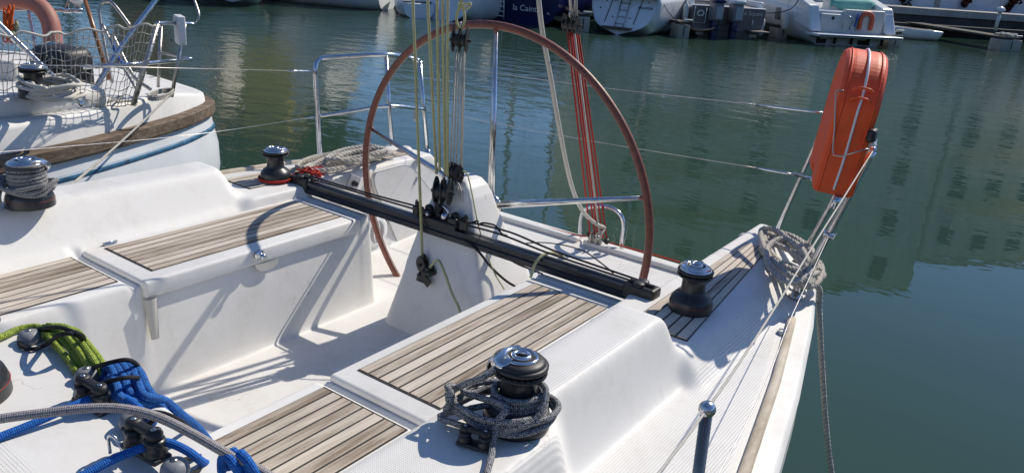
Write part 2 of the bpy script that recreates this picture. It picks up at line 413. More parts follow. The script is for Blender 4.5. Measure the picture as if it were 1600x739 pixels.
edge = np.minimum(Bp(YY)-XX, XX+Bs(YY)); ZZ = ZZ - .018*np.clip(1-edge/.02, 0, 1)**2
au = np.abs(XX)
ribs = (((au > 1.06) & (au < 1.215) & (YY < 2.12) & (YY > 1.55)) | ((au > 1.32) & (np.minimum(Bp(YY)-XX, XX+Bs(YY)) > .125) & (YY < 3.1)) | ((au < .44) & (YY < 3.9))).astype(float)
ribs = np.where((au < .44), ribs*.55, ribs)
dots = (((au > 1.06) & (au < 1.215) & (YY < 1.5) & (YY > .8)) | ((XX > .62) & (XX < 1.1) & (YY < .52))).astype(float)
cx = (XX[:-1, :-1]+XX[1:, 1:])/2; cy = (YY[:-1, :-1]+YY[1:, 1:])/2; cu = np.abs(cx)
lim = np.where(cy < 2.25, 1.14, .975)
is_cab = (cy < .86) & (cu < 1.22) & (cx > .2)
is_cock = (cu < lim) & ~is_cab
idx = np.arange(ns*NXC).reshape(ns, NXC)
def grid_part(name, mask):
    q = np.stack([idx[:-1, :-1][mask], idx[:-1, 1:][mask], idx[1:, 1:][mask], idx[1:, :-1][mask]], 1)
    u_, inv = np.unique(q, return_inverse=True); q = inv.reshape(q.shape)
    V = np.stack([XX.ravel()[u_], YY.ravel()[u_], ZZ.ravel()[u_]], 1)
    c = Vector((0, 2, .7)); me = bpy.data.meshes.new(name)
    me.vertices.add(len(V)); me.vertices.foreach_set('co', (V-np.array(c)).ravel())
    me.loops.add(q.size); me.loops.foreach_set('vertex_index', q.ravel().astype(np.int32))
    me.polygons.add(len(q)); me.polygons.foreach_set('loop_start', np.arange(0, q.size, 4, dtype=np.int32)); me.polygons.foreach_set('use_smooth', np.ones(len(q), dtype=bool))
    me.update(calc_edges=True)
    for nm, arr in (('ribs', ribs), ('dots', dots)):
        at = me.attributes.new(nm, 'FLOAT', 'POINT'); at.data.foreach_set('value', arr.ravel()[u_].astype(np.float32))
    me.materials.append(MT['gel']); o = bpy.data.objects.new(name, me); return link(o, c, yacht)
deck_o = grid_part('side_deck', ~is_cock & ~is_cab)
cock_o = grid_part('cockpit', is_cock)
cab_o = grid_part('cabin_top', is_cab)
# hull topsides
def hull_skin():
    mb = MB(); yy = list(np.linspace(-2, 4.08, 60)); prof = [(0, SHEER-.018), (-.004, SHEER-.03), (.0, .95), (-.03, .55), (-.12, .15), (-.3, -.1), (-.7, -.3)]
    for s in (1, -1):
        V = []
        for y in yy:
            b = (Bp(y) if s > 0 else Bs(y)); cut = (1.20-(y-3.86)*1.7) if s > 0 else 1.20-(y-3.60)*1.03
            for dx, z in prof: V.append((s*(b+dx), y, min(z, max(cut, -.3)-.004)))
        n = len(prof); Fs = [(i*n+j, (i+1)*n+j, (i+1)*n+j+1, i*n+j+1) for i in range(len(yy)-1) for j in range(n-1)]
        if s > 0: Fs = [f[::-1] for f in Fs]
        mb.add(V, Fs, True)
    y = 4.075   # transom plate below the open stern
    mb.quad((-1.2, y, .70), (1.07, y, .70), (1.0, y-.1, -.2), (-1.1, y-.1, -.2))
    # foredeck side of the same hull, ahead of the grid
    mb.quad((1.16, -2, 1.10), (1.94, -2, 1.10), (1.93, .16, 1.105), (1.16, .16, 1.105)); mb.quad((-1.8, -2, 1.10), (-1.16, -2, 1.1), (-1.16, .16, 1.105), (-1.8, .16, 1.105))
    mb.quad((-1.16, -2, 1.5), (1.16, -2, 1.5), (1.16, .155, 1.465), (-1.16, .155, 1.465)); mb.quad((1.16, -2, 1.5), (1.16, -2, 1.1), (1.16, .155, 1.105), (1.16, .155, 1.465))
    return mb
hull_o = hull_skin().build('hull', MT['gel2'], yacht)
# ------------------------------------------------------------------ teak
def teak(parent, name, c00, c10, c11, c01, n, z=None, gap=.0068, mat='teak', border=True, th=.0035):
    """planks run from edge c00-c10 to edge c01-c11 (c00->c10 is across the planks)"""
    c00, c10, c11, c01 = map(Vector, (c00, c10, c11, c01)); up = Vector((0, 0, 1))
    bs = MB(); bs.prism([c00-up*.001, c10-up*.001, c11-up*.001, c01-up*.001], up*.0022)
    mb = MB(); wa = (c10-c00).length
    for i in range(n):
        a, b = (i+gap/wa*n*.5)/n, (i+1-gap/wa*n*.5)/n
        ins = .008
        P = [c00.lerp(c10, a), c00.lerp(c10, b), c01.lerp(c11, b), c01.lerp(c11, a)]
        d = (P[3]-P[0]).normalized()*ins; P[0] += d; P[1] += d; P[2] -= d; P[3] -= d
        rn = random.random(); k = 24; V = []; w_ = (P[1]-P[0])
        for j in range(k+1):
            t = j/k; l = P[0].lerp(P[3], t); r = P[1].lerp(P[2], t); q = (r-l).normalized()*.0018
            V += [l-up*.001, l+up*(th-.001), l+q+up*th, r-q+up*th, r+up*(th-.001), r-up*.001]
        Fs = [(j*6+m, j*6+m+1, (j+1)*6+m+1, (j+1)*6+m) for j in range(k) for m in range(5)]
        Fs += [(0, 5, 4, 3, 2, 1), tuple(k*6+m for m in range(6))]
        mb.add(V, Fs, False, rnd=rn)
    o = mb.build(name, MT[mat], parent); bs.build('caulking', MT['caulk'], o); return o
def lid(s, y0, y1):
    xi = .500 if s > 0 else .470; mb = MB(); mb.rbox((s*(xi+.91)/2, (y0+y1)/2, 1.119), (.91-xi, y1-y0, .068), .012); o = mb.build('seat_lid', MT['gel'], yacht)
    return o
for s in (1, -1):
    lo = lid(s, 1.482, 2.560)
    teak(lo, 'teak_slats', (s*.545, 1.555, 1.1535), (s*.875, 1.555, 1.1535), (s*.875, 2.505, 1.1535), (s*.545, 2.505, 1.1535), 8)
    mb = MB()
    for yc in (1.500,):
        V = []
        for k in range(9):
            t = k/8; z = 1.085-.16*t; hw_ = .026-.010*t; dp = .030*(1-t)**.5 if t < 1 else 0
            for j in range(7): a = math.pi*j/6; V.append((s*(.478-.03*(1.085-z)/.3-math.sin(a)*(.010+.012*(1-t))), yc-math.cos(a)*hw_, z))
        Fs = [(i*7+j, i*7+j+1, (i+1)*7+j+1, (i+1)*7+j) for i in range(8) for j in range(6)]
        mb.add(V, Fs if s > 0 else [f[::-1] for f in Fs], True)
    mb.build('drain_channel', MT['gelshade'], yacht)  # raised wedge, the recess shade is put into its colour
    teak(yacht, 'seat_slats', (s*.545, .86, 1.152), (s*.875, .86, 1.152), (s*.875, 1.425, 1.152), (s*.545, 1.425, 1.152), 8)
    # teak side deck aft
    x1 = 1.235; e = 1.2015
    teak(yacht, 'deck_planking', (s*1.035, 2.37, e), (s*1.25, 2.37, e), (s*1.13, 3.5, e), (s*1.02, 3.5, e), 5, gap=.0075)
    # teak toe rail strips
    mb = MB(); pts = []
    for y in np.linspace(.9 if s > 0 else -1, 3.02 if s > 0 else 3.4, 26):
        b = Bp(y) if s > 0 else Bs(y); pts.append(Vector((s*(b-.085), y, SHEER+.022)))
    V = []
    for p in pts: V += [p+Vector((-s*.017, 0, -.012)), p+Vector((-s*.015, 0, .007)), p+Vector((-s*.007, 0, .014)), p+Vector((s*.007, 0, .014)), p+Vector((s*.015, 0, .007)), p+Vector((s*.017, 0, -.012))]
    Fs = [(i*6+j, i*6+j+1, (i+1)*6+j+1, (i+1)*6+j) for i in range(len(pts)-1) for j in range(5)] + [(0, 5, 4, 3, 2, 1), tuple((len(pts)-1)*6+j for j in range(6))]
    if s > 0: Fs = [f[::-1] for f in Fs]
    mb.add(V, Fs, True); mb.build('toe_rail', MT['teak_pale'], yacht)
# ------------------------------------------------------------------ water
def water_mat():
    m, n, p = newmat('harbour water'); g = N(n, 'ShaderNodeNewGeometry').outputs['Position']
    p.inputs['Base Color'].default_value = (.028, .058, .036, 1); p.inputs['Roughness'].default_value = .015; p.inputs['IOR'].default_value = 1.333
    patch = noise(n, g, .09, 3); n.links.new(ramp(n, patch, [(.35, (.032, .063, .038)), (.65, (.027, .059, .050))]), p.inputs['Base Color'])
    # ripples get livelier toward the far left of the basin
    sep = N(n, 'ShaderNodeSeparateXYZ'); n.links.new(g, sep.inputs[0])
    far = ramp_fac(n, math_(n, 'MULTIPLY_ADD', sep.outputs[0], -.8, math_(n, 'MULTIPLY', sep.outputs[1], .5)), 3, 14)
    a = noise(n, mapping(n, g, (1.6, 2.6, 1), (0, 0, R(-35))), 1.0, 3, .5, .3)
    b = noise(n, mapping(n, g, (5.5, 11, 1), (0, 0, R(-40))), 1.0, 3, .6, .2)
    h = math_(n, 'MULTIPLY_ADD', b, math_(n, 'MULTIPLY_ADD', far, .24, .025), a)
    bb = N(n, 'ShaderNodeBump'); bb.inputs['Distance'].default_value = .05
    n.links.new(h, bb.inputs['Height']); n.links.new(math_(n, 'MULTIPLY_ADD', far, .35, .042), bb.inputs['Strength'])
    n.links.new(bb.outputs[0], p.inputs['Normal']); return m
mb = MB(); mb.quad((-300, -80, 0), (300, -80, 0), (300, 400, 0), (-300, 400, 0)); wo = mb.build('water', water_mat()); tag(wo, kind='structure')
# ------------------------------------------------------------------ deck gear of the yacht
def tubes(name, paths, r, mat='steel', parent=None, seg=12, step=.03, closed=False):
    mb = MB()
    for P in paths: mb.tube(smooth_path(P, step, closed) if len(P) > 2 else P, r, seg, closed)
    return mb.build(name, MT[mat], parent)
def winch(c, r, h, arm_dir, parent, redline=True, body='blackal', name='winch', capm='steel'):
    c = Vector(c); b = MB().lathe([(0, 0), (r, 0), (r*1.01, .004), (r, .014), (r*.99, .024), (r*.965, .038), (r*.92, h*.26), (r*.80, h*.33), (r*.64, h*.37), (r*.57, h*.42), (r*.545, h*.50), (r*.545, h*.62), (r*.57, h*.70), (r*.62, h*.73), (.0, h*.735)], c, seg=48)
    w_ = b.build(name, MT[body], parent)
    if redline: MB().lathe([(r*.985, .0278), (r*1.001, .0284), (r*.985, .029)], c, seg=48).build('red_line', MT['redline'], w_)
    j = MB().lathe([(0, h*.725), (r*.72, h*.725), (r*.79, h*.735), (r*.80, h*.76), (r*.72, h*.785), (r*.58, h*.80), (r*.72, h*.815), (r*.82, h*.83), (r*.82, h*.865), (r*.74, h*.885), (0, h*.885)], c, seg=48)
    for k in range(28):   # grip teeth of the jaws
        a = 2*math.pi*k/28; d = Vector((math.cos(a), math.sin(a), 0)); j.box(c+d*r*.70+Vector((0, 0, h*.79)), (r*.2, .002, .004), Matrix.Rotation(a, 3, 'Z'))
    j.build('self_tailing_jaw', MT['plastic'], w_)
    MB().lathe([(r*.74, h*.880), (r*.73, h*.905), (r*.66, h*.93), (r*.52, h*.95), (r*.44, h*.955)], c, seg=48).build('cap', MT[capm], w_)
    cp = MB().lathe([(r*.52, h*.953), (r*.51, h*.972), (r*.46, h*.978), (r*.42, h*.968), (r*.40, h*.955)], c, seg=40)
    cp.lathe([(r*.30, h*.955), (r*.30, h*.985), (r*.25, h*1.0), (r*.19, h*.995), (r*.165, h*.97), (r*.165, h*.93)], c, seg=32)
    cp.build('cap_ring', MT['steel'], w_)
    q = MB().lathe([(r*.46, h*.957), (r*.29, h*.960)], c, seg=32); q.lathe([(r*.17, h*.94), (0, h*.94)], c, seg=24); q.build('socket', MT['dark'], w_)
    a = Vector((math.cos(arm_dir), math.sin(arm_dir), 0)); t = Vector((-a.y, a.x, 0)); up = Vector((0, 0, 1))
    P = [c + a*(r*.35)+up*h*.955 - t*r*.25, c + a*(r*.62)+up*h*.93 - t*r*.1, c + a*(r*.82)+up*h*.84, c+a*(r*.86)+up*h*.74+t*r*.10, c+a*(r*.74)+up*h*.66+t*r*.22]
    mb = MB(); F = smooth_path(P, .006); V = []
    for i, p in enumerate(F):
        k = i/(len(F)-1); wd = r*(.40-.18*k); s_ = (t*.9+a*.2).normalized()
        n_ = (p-c); n_.z *= .5; n_.normalize()
        V += [p - s_*wd, p - s_*wd*.6+n_*.006, p + s_*wd*.6 + n_*.006, p + s_*wd, p+s_*wd*.6-n_*.002, p-s_*wd*.6-n_*.002]
    mb.add(V, [(i*6+m, i*6+(m+1) % 6, (i+1)*6+(m+1) % 6, (i+1)*6+m) for i in range(len(F)-1) for m in range(6)] + [(5, 4, 3, 2, 1, 0), tuple((len(F)-1)*6+m for m in range(6))], True)
    if capm != 'steel':      # wide crescent of the self tailing arm
        pr = [(.40, .992), (.52, .998), (.66, .975), (.80, .935), (.88, .87), (.89, .80), (.86, .80), (.84, .86), (.76, .90), (.60, .93), (.40, .95)]
        V = []; m1 = len(pr); na = 18
        for i in range(na+1):
            q_ = arm_dir-1.15+2.5*i/na; wd_ = math.sin(math.pi*i/na)**.35
            for (a_, z_) in pr: rr_ = (.46+(a_-.46)*wd_) if a_ > .46 else a_; V.append(c+Vector((math.cos(q_)*rr_*r, math.sin(q_)*rr_*r, h*(z_ if a_ < .6 else .95+(z_-.95)*wd_))))
        mb.add(V, [(i*m1+j, i*m1+(j+1) % m1, (i+1)*m1+(j+1) % m1, (i+1)*m1+j) for i in range(na) for j in range(m1)], True)
    mb.build('feeder_arm', MT['steel'], w_)
    return w_
W1 = Z(806, 660, 1.335); W2 = Z(1078, 482, 1.205); W3 = Z(431, 281, 1.205); W4 = Z(48, 320, 1.335); W5 = Z(-66, 622, 1.497)
winch(W1, .080, .184, R(195), yacht, capm='plastic'); winch(W2, .078, .175, R(150), yacht); winch(W3, .075, .17, R(60), yacht, False)
winch(W4, .086, .185, R(60), yacht); winch(W5, .092, .19, R(60), yacht)
# -------- traveller
YT = 2.625; tb = Y(1022, 467, YT); ta = Y(462, 300, YT); ZT = 1.168; xa, xb = ta.x, tb.x
tr = MB(); prof = [(-.028, 0), (.028, 0), (.030, .022), (.022, .028), (.022, .040), (.028, .044), (.026, .052), (.006, .054), (.004, .048), (-.004, .048), (-.006, .054), (-.026, .052), (-.028, .044), (-.022, .040), (-.022, .028), (-.030, .022)]
V = []
for x in (xa, xb): V += [(x, YT+y, ZT+z) for y, z in prof]
n = len(prof); tr.add(V, [(i, (i+1) % n, n+(i+1) % n, n+i) for i in range(n)] + [tuple(range(n))[::-1], tuple(range(n, 2*n))], False)
track = tr.build('traveller_track', MT['track'], yacht)
for x, s in ((xa, 1), (xb, -1)):
    mb = MB(); mb.rbox((x+s*.055, YT, ZT+.034), (.13, .072, .068), .010)
    for k in (-1, 1): mb.lathe([(0, .0), (.022, 0), (.024, .004), (.020, .010), (.012, .013), (0, .013)], (x+s*.06, YT+k*.018, ZT+.068), seg=20)
    mb.box((x+s*.055, YT, ZT+.072), (.10, .008, .014)); e_ = mb.build('end_block', MT['plastic'], track)
    m2 = MB(); m2.box((x+s*.07, YT-.0365, ZT+.026), (.035, .001, .0035)); m2.build('stripe', MT['offwhite'], e_)
def block(c, axis, up, s, parent, name='block', mat='plastic', sheaves=1, sub=True):
    """pulley block: cheeks (rounded plates), sheave, head pin. axis = sheave axis, up = long direction"""
    c = Vector(c); a = Vector(axis).normalized(); u = Vector(up).normalized(); u = (u-a*u.dot(a)).normalized(); t = a.cross(u)
    mb = MB(); w_ = .010*s/.05; nch = sheaves+1
    for i in range(nch):
        off = a*((i-(nch-1)/2)*w_*1.9); poly = []
        for k in range(20):
            th = 2*math.pi*k/20; rr = s*(.50 if math.cos(th) < 0 else .50-.16*math.cos(th)**2); poly.append(c+off-a*w_*.22 + t*math.sin(th)*rr*.85 + u*math.cos(th)*s*.72)
        mb.prism(poly, a*w_*.44)
    mb.lathe([(0, -w_*nch*1.05), (s*.10, -w_*nch*1.05), (s*.10, w_*nch*1.05), (0, w_*nch*1.05)], c-u*s*.05, a, 12)
    o = mb.build(name, MT[mat], parent, bevel=.0012)
    sh = MB()
    for i in range(sheaves):
        off = a*((i-(sheaves-1)/2)*w_*1.9); sh.lathe([(0, -w_*.6), (s*.42, -w_*.6), (s*.34, 0), (s*.42, w_*.6), (0, w_*.6)], c+off-u*s*.05, a, 24)
    if sub: sh.build('sheave', MT['blackal'], o)
    h = MB(); P = [c+u*s*.55-t*s*.12, c+u*s*.80-t*s*.12, c+u*s*.92, c+u*s*.80+t*s*.12, c+u*s*.55+t*s*.12]; h.tube(smooth_path(P, .004), s*.045, 8)
    if sub: h.build('shackle', MT['steel'], o)
    return o
CARX = Y(690, 350, YT).x
mb = MB(); mb.rbox((CARX, YT, ZT+.064), (.20, .062, .024), .006)
for k in (-1, 1):
    mb.rbox((CARX+k*.075, YT, ZT+.088), (.05, .05, .03), .008); mb.lathe([(0, -.006), (.020, -.006), (.014, 0), (.020, .006), (0, .006)], (CARX+k*.075, YT, ZT+.106), (0, 1, 0), 20)
    mb.rbox((CARX+k*.135, YT-.008, ZT+.085), (.04, .035, .045), .007, Matrix.Rotation(.3*k, 3, 'Z'))
    mb.lathe([(0, 0), (.012, 0), (.010, .02), (.004, .028), (0, .03)], (CARX+k*.135, YT-.008, ZT+.105), (k*.3, 0, 1), 12)
car = mb.build('traveller_car', MT['plastic'], track)
mb = MB(); mb.tube(smooth_path([(CARX-.03, YT, ZT+.08), (CARX-.032, YT, ZT+.12), (CARX, YT, ZT+.135), (CARX+.032, YT, ZT+.12), (CARX+.03, YT, ZT+.08)], .006), .006, 10); mb.ball((CARX+.03, YT-.02, ZT+.10), .016, 14); mb.ball((CARX-.06, YT-.028, ZT+.09), .010, 10)
mb.build('shackle', MT['steel'], car)
# -------- pedestal
lev = [(.64, .315, 2.50, 3.06), (.74, .290, 2.525, 3.03), (1.0, .228, 2.59, 2.97), (1.18, .165, 2.645, 2.90), (1.28, .128, 2.665, 2.865), (1.345, .104, 2.68, 2.85), (1.385, .078, 2.692, 2.84), (1.408, .050, 2.71, 2.83), (1.418, .024, 2.735, 2.81), (1.420, 0.0, 2.77, 2.77)]
V = []; m_ = 40; L_ = []; pcx = lambda z: -.035*min(max((z-.95)/.25, 0), 1)
for a, b in zip(lev[:-1], lev[1:]):
    for k in range(6): L_.append(tuple(p+(q-p)*k/6 for p, q in zip(a, b)))
L_.append(lev[-1])
for (z, hw, y0, y1) in L_:
    for k in range(m_):
        a = 2*math.pi*k/m_; ca, sa = math.cos(a), math.sin(a); e_ = .20
        V.append((pcx(z)+math.copysign(abs(ca)**e_, ca)*hw, (y0+y1)/2 + math.copysign(abs(sa)**e_, sa)*(y1-y0)/2, z))
ped = MB().add(V, [(i*m_+k, i*m_+(k+1) % m_, (i+1)*m_+(k+1) % m_, (i+1)*m_+k) for i in range(len(L_)-1) for k in range(m_)], True).build('pedestal', MT['gel2'], yacht)
e_ = Y(735, 388, 2.66); mb = MB(); mb.lathe([(0, 0), (.017, 0), (.017, .006), (.008, .012), (0, .013)], e_, (0, -1, .1), 20)
mb.tube(smooth_path([e_+Vector((-.008, -.01, .0)), e_+Vector((-.010, -.028, -.012)), e_+Vector((0, -.03, -.024)), e_+Vector((.010, -.028, -.012)), e_+Vector((.008, -.01, 0))], .004), .0035, 8); mb.build('pad_eye', MT['steel'], ped)
# steering compass pod seen on the port flank, small steel clip
# swivel cam cleat on the pedestal front
cc = Y(668, 425, 2.60)
mb = MB(); mb.rbox(cc+Vector((0, -.012, -.035)), (.075, .05, .016), .006); mb.lathe([(0, 0), (.030, 0), (.030, .02), (.02, .03), (0, .03)], cc+Vector((-.01, -.015, -.03)), (0, 0, 1), 24)
for k in (-1, 1): mb.box(cc+Vector((.03+.0*k, -.03+k*.018, -.015)), (.06, .005, .035), Matrix.Rotation(R(35), 3, 'Y'))
mb.rbox(cc+Vector((.035, -.03, .018)), (.055, .05, .022), .007)
for k in (-1, 1): mb.lathe([(0, 0), (.011, 0), (.013, .012), (.008, .018), (0, .018)], cc+Vector((.038, -.03+k*.014, .028)), (0, 0, 1), 14)
cam_o = mb.build('swivel_cleat', MT['plastic'], ped)
block(cc+Vector((-.015, -.02, .045)), (0, 1, .2), (.1, 0, 1), .062, cam_o, 'turning_block', sub=False)
# -------- wheel
HUB = Vector((0, 2.925, 1.254)); WR = .816; wu = Vector((0, -.055, 1)).normalized(); wx = Vector((1, 0, 0)); wn = wx.cross(wu)
def wp(deg, r, d=0): return HUB + (wx*math.sin(R(deg)) + wu*math.cos(R(deg)))*r + Vector((0, 1, 0))*d
wheel = MB().lathe([(0, -.10), (.020, -.10), (.022, -.05), (.034, -.035), (.034, -.01), (.050, -.005), (.054, .008), (.045, .022), (.020, .028), (0, .028)], HUB, (0, 1, .05), 32).build('steering_wheel', MT['steel'], yacht)
MB().tube([wp(a, WR) for a in np.arange(0, 360, 3)], .0172, 14, True).build('rim', MT['leather'], wheel)
mb = MB(); mb.tube([wp(a, WR-.0177) for a in np.arange(0, 360, 3)], .0016, 5, True); mb.build('stitching', MT['rope_white'], wheel)
for a in (0, 74, 146, -146, -74):
    mb = MB(); mb.tube([wp(a, .03), wp(a, .2), wp(a, WR-.014)], [.019, .0165, .0085], 12); sp_ = mb.build('spoke', MT['steel'], wheel)
    MB().rod(wp(a, WR-.030), wp(a, WR-.006), .010, 12, .0145).build('spoke_sleeve', MT['leather'], sp_)
# -------- starboard locker panel in the cockpit side
PX = -.912
def XP(x, y, o=0): p = X(x, y, PX); return Vector((PX+o, p.y, p.z))
def rounded(poly, f=.3, k=6):
    out = []; n = len(poly)
    for i in range(n):
        a, b, c = poly[i-1], poly[i], poly[(i+1) % n]; p0 = b.lerp(a, f); p1 = b.lerp(c, f)
        for j in range(k+1): t = j/k; out.append(p0.lerp(b, t).lerp(b.lerp(p1, t), t))
    return out
hatch = rounded([XP(577, 272), XP(640, 255), XP(700, 335), XP(668, 392), XP(628, 398)], .22)
hp = MB().prism([p+Vector((-.02, 0, 0)) for p in hatch], Vector((.026, 0, 0)), False).build('locker_door', MT['gel2'], yacht, bevel=.003)
MB().tube([p+Vector((.0035, 0, 0)) for p in hatch], .0032, 6, True).build('seal', MT['lightplastic'], hp)
mb = MB(); q = XP(648, 283, .009); mb.rbox(q, (.006, .010, .05), .002, Matrix.Rotation(R(-25), 3, 'X')); mb.build('latch', MT['steel'], hp)
mb = MB(); mb.lathe([(0, 0), (.085, 0), (.088, .003), (.082, .010), (.07, .012), (0, .010)], XP(587, 362, .0), (1, 0, 0), 40)
sp_ = mb.build('speaker_grille', MT['white'], yacht)
mb = MB(); q = XP(587, 362, .0112)
for i in range(-5, 6):
    for k in (-1, 0, 1):
        zz = i*.0115; hw = math.sqrt(max(0, .066**2-zz*zz))
        yc = k*hw*.62
        if hw > .02 and not (k == 0 and abs(i) < 2): mb.box(q+Vector((0, yc, zz)), (.0022, hw*.42, .0052))
mb.build('grille_slots', MT['dark'], sp_)
q = XP(551, 286, .004); rt = Matrix.Rotation(R(-28), 3, 'X'); mb = MB(); mb.rbox(q, (.010, .085, .085), .004, rt)
for i in (-1, 1):
    for k in (-1, 1): mb.lathe([(0, 0), (.004, 0), (.003, .002), (0, .002)], q+rt @ Vector((.005, i*.033, k*.033)), (1, 0, 0), 8)
pn = mb.build('switch_panel', MT['lightplastic'], yacht); MB().lathe([(0, 0), (.016, 0), (.015, .03), (.012, .034), (0, .034)], q, (1, -.2, .1), 20).build('knob', MT['plastic'], pn)
q = Z(633, 236, 1.203); mb = MB(); mb.lathe([(0, 0), (.045, 0), (.042, .012), (.03, .024), (.012, .030), (0, .031)], q, seg=28, axis=(0, 0, 1)); mb.build('deck_vent', MT['offwhite'], yacht)
# recessed filler on the starboard transom wing
q = Z(658, 251, 1.185); MB().lathe([(.026, 0), (.030, .003), (.022, .006), (0, .004)], q, (0, .5, 1), 20).build('filler_cap', MT['plastic'], yacht)
# -------- lid latch with half round cut-out and hinges
q = X(405, 398, -.463); mb = MB(); mb.lathe([(0, 0), (.024, 0), (.024, .005), (.018, .009), (.009, .012), (.008, .022), (.014, .026), (.013, .034), (0, .036)], q+Vector((0, 0, 0)), (1, 0, -.1), 24); mb.build('lid_latch', MT['steel'], yacht)
q = X(417, 424, -.478); mb = MB(); V = [Vector((-.4745, q.y, 1.085))]
for k in range(17): a = math.pi*k/16; V.append(Vector((-.4725+.003*math.sin(a), q.y+.062*math.cos(a), 1.086-.040*math.sin(a))))
mb.add(V, [(0, k+1, k+2) for k in range(16)][::1], False); mb.build('finger_recess', MT['gelshade'], yacht)  # flat plate, shade of the cut-out painted as a darker tone
for px, py in ((172, 380), (392, 321)):
    q = Z(px, py, 1.158); mb = MB(); mb.rbox(q, (.018, .055, .007), .003); mb.rod(q+Vector((0, -.03, .004)), q+Vector((0, .03, .004)), .004, 8); mb.build('hinge', MT['steel'], yacht)
# -------- transom lip, steps and the loop rail behind the chainplate
def zs(y): return .70+.08*min(max((y-2.8)/1.2, 0), 1)
mb = MB(); mb.rbox((.42, 3.97, zs(3.97)+.012), (.98, .05, .028), .010); mb.rbox((-.5, 3.97, zs(3.97)+.012), (.78, .05, .028), .010); mb.build('transom_lip', MT['gel2'], yacht)
CP = X(936, 376, 0.0)
def TR(x, y): return Y(x, y, 4.03)
t_ = [TR(906, 400), TR(907, 350), TR(912, 330), TR(926, 323), TR(952, 324), TR(968, 334), TR(974, 350), TR(972, 372), TR(970, 410)]
tubes('stern_loop', [t_], .013, 'steel', yacht)
mb = MB(); mb.box((CP.x, 3.965, .80), (.09, .012, .06)); mb.box((CP.x-.02, 3.955, .835), (.01, .03, .07)); mb.box((CP.x+.02, 3.955, .835), (.01, .03, .07)); mb.lathe([(0, -.035), (.006, -.035), (.006, .035), (0, .035)], (CP.x, 3.955, .85), (1, 0, 0), 10)
mb.build('chainplate', MT['steel_dull'], yacht)
for px, py in ((921, 366), (948, 377)): MB().lathe([(0, -.008), (.017, -.008), (.012, 0), (.017, .008), (0, .008)], Y(px, py, 3.95), (0, 1, .3), 20).build('turning_sheave', MT['plastic'], yacht)
# grey boarding step hung outside the port transom wing
a, b = Z(1110, 412, 1.10), Z(1166, 374, 1.13)
mb = MB(); d = b-a; ang = math.atan2(d.y, d.x); rt = Matrix.Rotation(ang, 3, 'Z'); mb.rbox((a+b)/2, (d.length, .05, .030), .008, rt)
mb.rbox(b+Vector((0, 0, .004)), (.05, .07, .04), .01, rt); mb.build('boarding_step', MT['lightplastic'], yacht)
mb = MB(); q = Z(1001, 459, 1.20); mb.rbox(q+Vector((.02, .01, .004)), (.05, .02, .012), .004, Matrix.Rotation(.6, 3, 'Z')); mb.rod(q, q+Vector((.05, .02, .008)), .005, 8); mb.build('end_fitting', MT['steel'], yacht)
q = Z(1223, 520, 1.115); mb = MB(); mb.rbox(q, (.045, .016, .004), .003, Matrix.Rotation(.2, 3, 'Z'))
mb.tube(smooth_path([q+Vector((-.015, 0, 0)), q+Vector((-.013, 0, .011)), q+Vector((0, 0, .014)), q+Vector((.013, 0, .011)), q+Vector((.015, 0, 0))], .004), .003, 8); mb.build('pad_eye', MT['steel'], yacht)
# -------- starboard pushpit
A = Z(500, 246, 1.12); B2 = Z(613, 243, 1.14); B3 = Z(668, 240, 1.10)
At = Y(493, 112, A.y-.02); Bt = Y(603, 86, B2.y+.02); Ct = Y(655, 112, B3.y+.02); Tc = Y(640, 91, B3.y-.05)
pp = MB().tube(smooth_path([A, A.lerp(At, .5), At, Y(499, 94, A.y+.02), Y(520, 90, A.y+.09), Bt, Tc, Y(655, 96, B3.y+.0)], .03), .0145, 12).build('pushpit', MT['steel'], yacht)
mb = MB(); mb.rod(B2, Bt, .0125); mb.build('post', MT['steel'], pp); mb = MB(); mb.rod(B3, Y(656, 96, B3.y), .0125); mb.build('post', MT['steel'], pp)
Am = Y(497, 182, A.y); Bm = Y(606, 166, B2.y); Cm = Y(664, 171, B3.y); MB().tube(smooth_path([Am, Am.lerp(Bm, .5)+Vector((0, 0, .002)), Bm, Cm], .03), .0115, 10).build('mid_rail', MT['steel'], pp)
for q in (A, B2, B3): MB().lathe([(0, 0), (.030, 0), (.030, .005), (.018, .010), (.017, .03), (0, .03)], q-Vector((0, 0, .004)), seg=20).build('foot', MT['steel'], pp)
q = Y(650, 180, B3.y-.02); mb = MB(); mb.rbox(q, (.075, .012, .085), .004, Matrix.Rotation(-.5, 3, 'Z')); bx_ = mb.build('outlet_plate', MT['offwhite'], pp)
MB().tube([q+Vector((.012*math.cos(a), -.012, .016*math.sin(a)-.005)) for a in np.arange(0, 6.2, .5)], .003, 6, True).build('ring', MT['steel_dull'], bx_)
# -------- port pushpit
P1 = Z(1211, 366, 1.14); P1t = Y(1296, 178, P1.y+.02); P2 = Z(1243, 462, 1.115); P2t = Y(1364, 236, P2.y+.08); P3 = Z(1248, 408, 1.13); P3m = Y(1299, 318, P3.y+.03); P3t = Y(1357, 208, P3.y+.05)
ppp = MB().tube(smooth_path([P2, P2.lerp(P2t, .5), P2t, ], .03), .0155, 12).build('pushpit', MT['steel'], yacht)
MB().tube(smooth_path([P3, P3m, Y(1340, 232, P3.y+.04), P3t, Y(1366, 212, P3.y+.0), P2t], .02), .0135, 12).build('post', MT['steel'], ppp)
MB().tube(smooth_path([P1, P1.lerp(P1t, .5), P1t, Y(1306, 180, P1.y-.05)], .03), .0125, 12).build('post', MT['steel'], ppp)
MB().tube([Y(1241, 272, P1.y+.01), Y(1300, 290, P1.y-.2)], .011, 10).build('mid_rail', MT['steel'], ppp)
MB().tube([P1t, P3t+Vector((0, 0, .02))], .012, 10).build('top_rail', MT['steel'], ppp)
